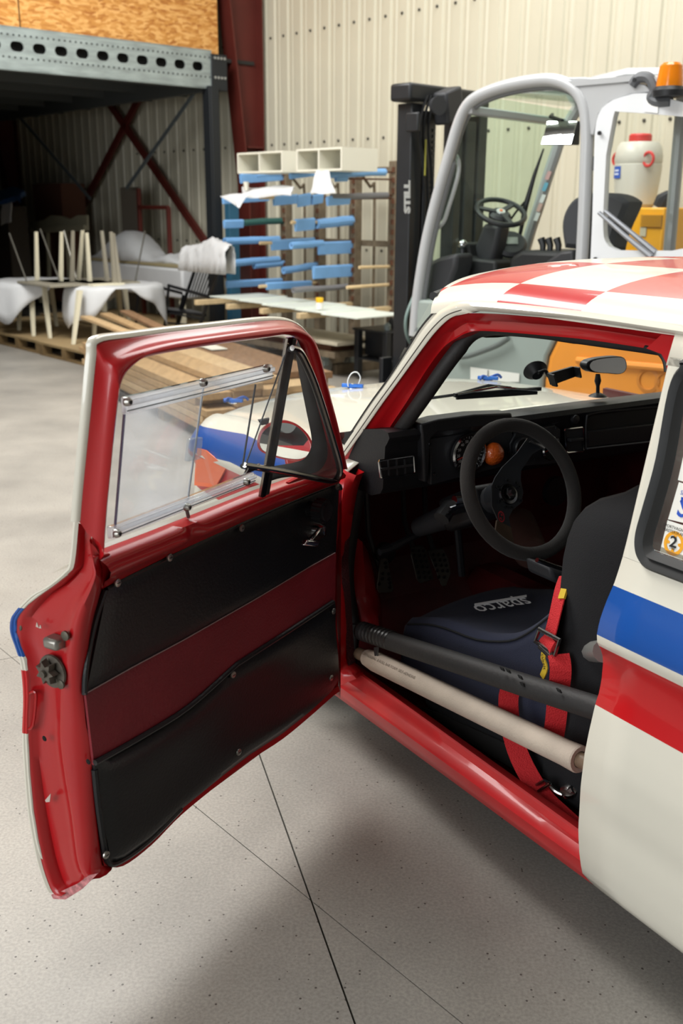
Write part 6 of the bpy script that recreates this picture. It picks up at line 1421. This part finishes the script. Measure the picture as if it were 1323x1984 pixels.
# bottom flange of the inner shell
bpx = [(198, 1671), (235, 1672), (290, 1632), (350, 1572), (430, 1507), (480, 1469), (545, 1427), (600, 1382), (642, 1345), (656, 1335)]
BP_ = crom([dw(x, y, .002) for x, y in bpx], 4)
MB().grid([[p+np.array([0, -.0, .01]), p+np.array([0, -.004, -.006]), p+np.array([0, .03, -.014]), (p[0], ow(.262)-.004, .262)] for p in BP_]).build('bottom_flange', RDR, door, DF, smooth=60)
# belt rail: red bar under the window
ru = [(190, 1084), (300, 1042), (400, 1002), (510, 957), (580, 932), (650, 908)]
rl_ = [(197, 1140), (238, 1120), (322, 1078), (410, 1038), (470, 1010), (560, 972), (655, 936)]
U_ = resample([dn(x, y, .0) for x, y in ru], 60); L_ = resample([DF.fn(x, y, lambda z: wi_(z)+.002) for x, y in rl_], 60)
G = []
for i, (a, b) in enumerate(zip(U_, L_)):
    d = b-a; k = 1-.45*math.exp(-((i-17.5)/1.3)**2); n_ = np.array([0, -1., 0])
    G.append([a+np.array([0, .03, .004]), a+n_*.004, a+d*.14+n_*.020*k, a+d*.34+n_*.028*k, a+d*.55+n_*.024*k, a+d*.72+n_*.010*k, a+d*.86+n_*.006, b+n_*.003])
MB().grid(G).build('belt_rail', RDR, door, DF, smooth=60)
MB().prism([dn(x, y, -.004) for x, y in ((184, 1078), (215, 1072), (216, 1132), (196, 1142), (188, 1125))], (0, .02, 0)).build('belt_rail', RDR, door, DF, bevel=.003)
# window sill channel: dark felt and outer white ledge
MB().grid([[a+np.array([0, .004, -.002]), a+np.array([0, .03, -.012]), a+np.array([0, .05, -.012])] for a in U_]).build('window_channel', mat('felt_black', '#202022', .9), door, DF, smooth=0)
MB().grid([[a+np.array([0, .028, .004]), a+np.array([0, .034, .01]), a+np.array([0, .06, -.012]), a+np.array([0, .12, -.05])] for a in U_[:]]).build('outer_ledge', WPAINT, door, DF, smooth=60)
# inner shell backing behind trim
back = [dw(x, y, .008) for x, y in ((196, 1140), (410, 1040), (655, 938), (660, 1000), (650, 1070), (648, 1166), (657, 1260), (655, 1336), (545, 1430), (350, 1575), (212, 1682), (190, 1615), (166, 1400), (170, 1250))]
MB().prism(back, (0, .006, 0)).build('inner_shell', RDR, door, DF, smooth=0)
MB().grid([[(-.01+.0*z, -.002, z), (-.025, .02, z), (gfront(z), ow(z)-.004, z)] for z in np.linspace(.3, .92, 8)]).build('hinge_edge', RDR, door, DF, smooth=0)
# ---- trim panel in three bands
VB = mat('black_vinyl', '#15171a', .34, bump=.10, bscale=150, var=.1); VR = mat('maroon_vinyl', '#741a24', .5, bump=.18, bscale=170, var=.14, vscale=5)
def patch(top, bot, nm, m_, amp, nu=48, nv=14, base=-.003, wob=0.0):
    T = resample([dw(x, y, 0) for x, y in top], nu); B = resample([dw(x, y, 0) for x, y in bot], nu); G = []
    for i in range(nu):
        row = []
        for j in range(nv):
            u, v = i/(nu-1), j/(nv-1); p = T[i]*(1-v)+B[i]*v; e = min(u, 1-u, 1)/.05; ev = min(v, 1-v)/.09
            puff = amp*min(1, e)**.5*min(1, ev)**.5
            wv = wob*(math.sin(u*7+v*3)*.5+math.sin(u*13-v*6)*.3+math.sin(v*8+u*2)*.4)*min(1, ev)
            row.append(p+np.array([0, base-puff-wv, 0]))
        G.append(row)
    return MB().grid(G, (0, .006, 0)).build(nm, m_, door, DF, smooth=70)
patch([(205, 1142), (238, 1125), (322, 1084), (410, 1042), (470, 1015), (560, 975), (640, 941), (655, 940)], [(164, 1345), (260, 1291), (356, 1240), (500, 1158), (600, 1098), (649, 1071)], 'trim_panel', VB, .004, wob=.0004)
patch([(164, 1345), (260, 1291), (356, 1240), (500, 1158), (600, 1098), (649, 1071)], [(180, 1482), (278, 1428), (365, 1372), (451, 1296), (560, 1222), (647, 1165)], 'trim_band', VR, .003, wob=.0004)
patch([(180, 1480), (278, 1426), (365, 1370), (451, 1294), (560, 1220), (647, 1163)], [(211, 1672), (235, 1666), (290, 1627), (350, 1567), (430, 1502), (480, 1463), (545, 1421), (600, 1377), (640, 1340), (654, 1318)], 'map_pocket', VB, .007, wob=.0038)
MB().tube([dw(x, y, -.006) for x, y in ((164, 1345), (260, 1291), (356, 1240), (500, 1158), (600, 1098), (649, 1071))], .0012, 6).build('trim_seam', mat('seam_pale', '#9a7f80', .5), door, DF)
MB().tube(crom([dw(x, y, -.009) for x, y in ((184, 1478), (278, 1425), (365, 1370), (451, 1294), (470, 1280), (560, 1222), (645, 1166))], 4), .006, 8).build('pocket_hem', VB, door, DF)
# trim side edge fold at latch side
MB().tube(crom([dw(x, y, -.002) for x, y in ((204, 1144), (188, 1190), (176, 1240), (166, 1300), (164, 1345))], 4), .006, 8).build('trim_fold', VB, door, DF)
MB().tube(crom([dw(x, y, .0) for x, y in ((183, 1490), (190, 1560), (200, 1630), (210, 1672), (240, 1664), (290, 1627), (350, 1567))], 4), .007, 8).build('trim_fold', VB, door, DF)
MB().tube(crom([dw(x, y, .0) for x, y in ((206, 1141), (238, 1123), (322, 1082), (410, 1040), (470, 1013), (560, 973), (640, 941), (656, 940), (660, 948))], 4), .0055, 8).build('trim_fold', VB, door, DF)
# screws
SCR = mat('screw_steel', '#a5a39c', .3, metal=.9)
for x, y in ((205, 1656), (462, 1457), (451, 1307), (641, 1313), (646, 1184), (468, 1023), (653, 943), (328, 1080), (227, 1129)):
    p = dw(x, y, -.012); MB().lathe([(.0085, 0), (.008, .003), (.004, .004)], p, (0, -1, 0), 14).build('trim_screw', SCR, door, DF)
    MB().bar(p+np.array([-.004, -.0045, 0]), p+np.array([.004, -.0045, 0]), .0012, .001, up=(0, 1, 0)).build('screw_slot', FBK, door, DF, smooth=0)
# window winder knob and chrome door handle
kn = dw(614, 988, -.03); k_ = MB(); rk_ = .027
prof = []
for zz, rr_ in ((0, rk_*1.12), (.026, rk_*1.08)): prof.append([kn+np.array([0, -1, 0])*zz+(np.array([1., 0, 0])*math.cos(t)+np.array([0, 0, 1.])*math.sin(t))*rr_*(1+(.05 if k % 2 else -.03)) for k, t in enumerate([2*math.pi*k/36 for k in range(36)])])
k_.loft(prof); k_.lathe([(rk_*.86, .026), (rk_*.84, .032), (0, .030)], kn, (0, -1, 0), 28); k_.lathe([(.02, -.026), (.02, .002)], kn, (0, -1, 0), 16); k_.build('vent_knob', mat('knob_black_plastic', '#1e1f22', .22), door, DF)
h0 = dw(619, 1029, -.02); h1 = dw(600, 1052, -.04)
MB().lathe([(.020, .018), (.019, .0), (.015, -.012), (.0, -.016)], h0, (0, 1, 0), 20).build('handle_escutcheon', CHR, door, DF)
hh = MB(); L1 = [dw(624, 1022, -.036), dw(630, 1040, -.038), dw(611, 1052, -.05), dw(603, 1046, -.05)]
hh.prism(L1, (0, .012, 0)); L2 = [dw(597, 1046, -.056), dw(622, 1048, -.056), dw(616, 1060, -.056), dw(590, 1057, -.056)]; hh.prism(L2, (0, .016, 0)); hh.build('door_handle', CHR, door, DF, bevel=.004)
# latch furniture on the door end
p = da(107, 1244, GE-.01); MB().obox(p, (.016, 0, 0), (0, .019, 0), (0, .0, .0115)).build('guide_block', mat('zinc_latch', '#8d8a83', .35, metal=.7), door, DF, bevel=.007)
ZL = mat('latch_dirty', '#5d574f', .45, metal=.6, var=.3, vscale=60)
p = da(103, 1300, GE-.012); MB().lathe([(.034, 0), (.033, .004), (0, .005)], p, (1, 0, 0), 24).build('latch_plate', ZL, door, DF)
p2 = da(96, 1300, GE-.004); st_ = MB(); ring0 = []; ring1 = []
for k in range(14):
    t = 2*math.pi*k/14; r_ = .026 if k % 2 else .015; ring0.append(p2+np.array([0, math.cos(t)*r_, math.sin(t)*r_])); ring1.append(p2+np.array([.014, math.cos(t)*r_*.9, math.sin(t)*r_*.9]))
st_.loft([ring0, ring1]); st_.lathe([(.008, .012), (.007, .02)], p2, (1, 0, 0), 12); st_.build('latch_star_wheel', ZL, door, DF)
for x, y in ((128, 1231), (119, 1325), (38, 1213)):
    p = da(x, y, GE-.01); MB().lathe([(.0095, 0), (.0095, .004), (.005, .005)], p, (1, 0, 0), 14).build('latch_screw', mat('dark_screw', '#5a564c', .4, metal=.6), door, DF)
for x, y in ((86, 1431), (171, 1476)):
    p = da(x, y, GE-.007 if x < 100 else GE-.03); MB().lathe([(.006, 0), (.004, .0015)], p, (1, 0, 0), 12).build('drain_hole', mat('hole_black', '#080808', .9), door, DF)
for k, pts in enumerate((((72, 1205), (76, 1216), (70, 1214)), ((79, 1210), (81, 1217), (76, 1217)), ((56, 1540), (62, 1558), (57, 1560), (54, 1548)), ((88, 1550), (99, 1537), (97, 1553), (90, 1554)))):
    MB().prism([da(x, y, GE-.0075) for x, y in pts], (.0012, 0, 0)).build('paint_chip', mat('primer_chip', '#b8a9a0', .6), door, DF, smooth=0)
MB().tube(crom([da(x, y, GE-.004) for x, y in ((54, 1345), (66, 1340), (70, 1352), (64, 1405), (54, 1412))], 3), .003, 6).build('edge_step', RDR, door, DF)
# ---- side window (clear plastic), divider bar, vent pane
PX = glassmat('clear_plexi', (.955, .965, .97), .065, (.85, .88, .92))
gl = [p+np.array([0, .012, 0]) for p in B_[:52]]
wnd = [(190, 1090), (196, 985), (212, 820), (222, 745), (240, 710), (275, 690), (400, 667), (505, 653), (552, 650), (548, 700), (530, 830), (512, 960), (400, 1006), (300, 1046)]
MB().prism([dn(x, y, .012) for x, y in wnd], (0, .0035, 0)).build('side_window', PX, door, DF, smooth=0)
PXS = glassmat('clear_plexi_pane', (.95, .96, .97), .16, (.92, .94, .98), milky=True); PXE = mat('plexi_edge', '#a8aac4', .25, alpha=.75); PXR = glassmat('clear_acrylic_bar', (.93, .95, .97), .5, (.97, .98, 1), gloss=3.0, milky=True)
pane = [(237, 800), (395, 765), (387, 860), (358, 975), (222, 1020)]
pP = [dn(x, y, .0) for x, y in ((240, 790), (392, 752), (360, 985), (221, 1022))]
MB().prism(pP, (0, -.004, 0)).build('sliding_pane', PXS, door, DF, smooth=0)
MB().tube([pP[0]+np.array([0, -.002, 0]), pP[3]+np.array([0, -.002, 0])], .0026, 6).build('pane_edge', mat('pane_edge_violet', '#8d8fb5', .3), door, DF)
MB().tube([pP[1]+np.array([0, -.002, 0]), pP[2]+np.array([0, -.002, 0])], .0022, 6).build('pane_edge', mat('pane_edge_pale', '#c4c8d0', .3), door, DF)
for (a, b, hgt) in (((234, 786), (519, 719), .030), ((207, 1032), (484, 924), .024)):
    p, q = dn(*a, -.003), dn(*b, -.003)
    MB().bar(p+np.array([0, -.006, 0]), q+np.array([0, -.006, 0]), .014, hgt).build('acrylic_rail', PXR, door, DF, bevel=.003)
    MB().bar(p+np.array([0, -.016, hgt*.18]), q+np.array([0, -.016, hgt*.18]), .006, hgt*.34).build('acrylic_rail', PXR, door, DF, bevel=.002)
    MB().tube([p+np.array([0, -.014, -hgt*.25]), q+np.array([0, -.014, -hgt*.25])], .0012, 6).build('rail_groove', mat('groove_grey', '#8b9298', .3), door, DF)
for x, y in ((244, 778), (391, 741), (513, 714), (224, 1033), (360, 982), (475, 933)):
    p = dn(x, y, -.02); MB().lathe([(.008, 0), (.008, .004), (.0055, .010), (.003, .011)], p, (0, -1, 0), 12).build('rail_bolt', SCR, door, DF); MB().lathe([(.0035, .0115), (0, .012)], p, (0, -1, 0), 8).build('bolt_socket', FBK, door, DF)
# moulded scoop of the plexi window (clear finger pull)
MB().tube([dn(*p, .02) for p in ((361, 985), (365, 1002))], .004, 6).build('window_stop', mat('stop_black', '#3a3030', .5), door, DF)
sc_ = [dn(x, y, .004) for x, y in ((362, 850), (384, 846), (380, 888), (356, 893))]
MB().prism(sc_, (0, -.012, 0)).build('finger_pull', glassmat('pull_clear', (.9, .93, .96), .5, (.9, .93, .96)), door, DF, bevel=.002)
# divider bar
dvp = [dn(566, 655, -.012), dn(548, 790, -.012), dn(513, 958, -.012)]
MB().bar(dvp[0], dvp[2], .012, .020, up=(1, 0, 0)).build('divider_bar', BLK, door, DF, bevel=.002)
MB().bar(dn(557, 655, -.02), dn(504, 962, -.02), .006, .006, up=(1, 0, 0)).build('divider_trim', mat('bronze_trim', '#8d8379', .15, metal=1), door, DF, smooth=0)
MB().bar(dn(562, 655, -.018), dn(509, 962, -.018), .007, .012, up=(1, 0, 0)).build('divider_bar', mat('gloss_black', '#0c0c0d', .1), door, DF, smooth=0)
# rubber surround of the vent opening
vo = [(572, 662), (583, 690), (593, 740), (606, 800), (618, 850), (617, 880), (600, 900), (575, 910), (545, 914), (530, 912)]
vi = [(570, 662), (575, 700), (583, 745), (594, 800), (603, 845), (602, 868), (590, 888), (570, 896), (548, 900), (530, 903)]
vo2 = [(574, 655), (590, 690), (603, 740), (618, 800), (631, 850), (634, 885), (618, 912), (580, 922), (545, 926), (515, 935)]
a_ = crom([dn(x, y, -.004) for x, y in vo2], 4); b_ = crom([dn(x, y, .02) for x, y in vi], 4)
MB().grid([[p, p*.7+q*.3+np.array([0, -.006, 0]), p*.3+q*.7+np.array([0, -.004, 0]), q] for p, q in zip(a_, b_)]).build('vent_rubber', BLK, door, DF, smooth=60)
ri = [(634, 800), (645, 850), (652, 905), (640, 912), (600, 922)]
MB().prism([dn(x, y, .004) for x, y in ((603, 735), (622, 790), (640, 850), (652, 908), (600, 930), (560, 935), (618, 905), (633, 880), (628, 840), (616, 795))], (0, .01, 0)).build('vent_corner_plate', RDR, door, DF, smooth=0)
# opened vent pane with its chrome frame
VW = -.075
vf = [(566, 674), (580, 679), (593, 700), (612, 745), (632, 806), (648, 860), (658, 895), (660, 915), (652, 929), (640, 931), (615, 926), (570, 917), (520, 908), (474, 901)]
def vent(x, y):
    # pane swings about the divider: its tail comes inwards
    p = DF.pb(x, y, 0); 
    return DF.fn(x, y, lambda z: wi_(z)-.035)
V_ = crom([vent(x, y) for x, y in vf], 4)
MB().tube(V_, .006, 8).build('vent_frame', mat('brushed_chrome', '#a19c97', .16, metal=1), door, DF)
MB().tube([p+np.array([0, .006, -.003]) for p in V_], .0055, 8).build('vent_frame', BLK, door, DF, label='black rubber lip of the vent frame')
MB().prism([vent(x, y) for x, y in ((560, 672), (580, 680), (612, 745), (648, 860), (659, 905), (645, 930), (570, 917), (474, 900), (520, 790))], (0, .003, 0)).build('vent_glass', glassmat('vent_clear', (.95, .96, .96), .04), door, DF, smooth=0)
MB().tube([vent(553, 690), vent(495, 745), vent(470, 902)][1:], .0022, 6).build('vent_glass_edge', mat('edge_dark', '#5a5c60', .3), door, DF)
MB().tube([vent(552, 688), vent(476, 900)], .0018, 6).build('vent_glass_edge', MATS['edge_dark'], door, DF)
MB().obox(vent(488, 908), (.022, 0, 0), (0, .003, 0), (-.006, 0, .006)).build('vent_catch', CHR, door, DF, bevel=.002)
# ---- wing mirror on the outside of the door
MG = .13
ell = [(498, 860), (503, 838), (520, 822), (548, 815), (575, 822), (597, 842), (607, 866), (601, 884), (585, 893), (560, 892), (530, 885), (506, 875)]
_mc = DF.W(da(551, 855, MG)); _mn = np.array([.14, -.985, .05]); _mn /= np.linalg.norm(_mn)
_mb = np.array([-_mn@DF.a, -_mn@DF.b, -_mn[2]])       # direction behind the mirror face, in door axes
def mp_(x, y, back=0.0): d = ray(x, y); t = ((_mc-_mn*back-CAM)@_mn)/(d@_mn); return DF.L(CAM+d*t)
EL = crom([mp_(*p) for p in ell], 4, True); c_m = np.mean(EL, axis=0)
MB().loft([[c_m+(p-c_m)*.25+_mb*.09 for p in EL], [c_m+(p-c_m)*.75+_mb*.06 for p in EL], [c_m+(p-c_m)*.97+_mb*.025 for p in EL], [c_m+(p-c_m)*1.0 for p in EL], [c_m+(p-c_m)*.91-_mb*.003 for p in EL], [c_m+(p-c_m)*.89+_mb*.006 for p in EL], [c_m+(p-c_m)*.3+_mb*.008 for p in EL]]).build('wing_mirror', RDR, door, DF, smooth=60)
MB().prism([c_m+(p-c_m)*.90+_mb*.002 for p in EL], tuple(_mb*.003)).build('mirror_glass', mat('mirror_silver', '#f2f4f6', .03, metal=1), door, DF, smooth=0)
MB().prism([mp_(*p, .03) for p in ((552, 885), (590, 885), (600, 905), (588, 925), (556, 920))], tuple(_mb*.03)).build('mirror_foot', RDR, door, DF, bevel=.006)
MB().prism([mp_(*p, .03) for p in ((500, 815), (522, 811), (520, 822), (506, 824))], tuple(_mb*.02)).build('mirror_tag', FBK, door, DF, smooth=0)
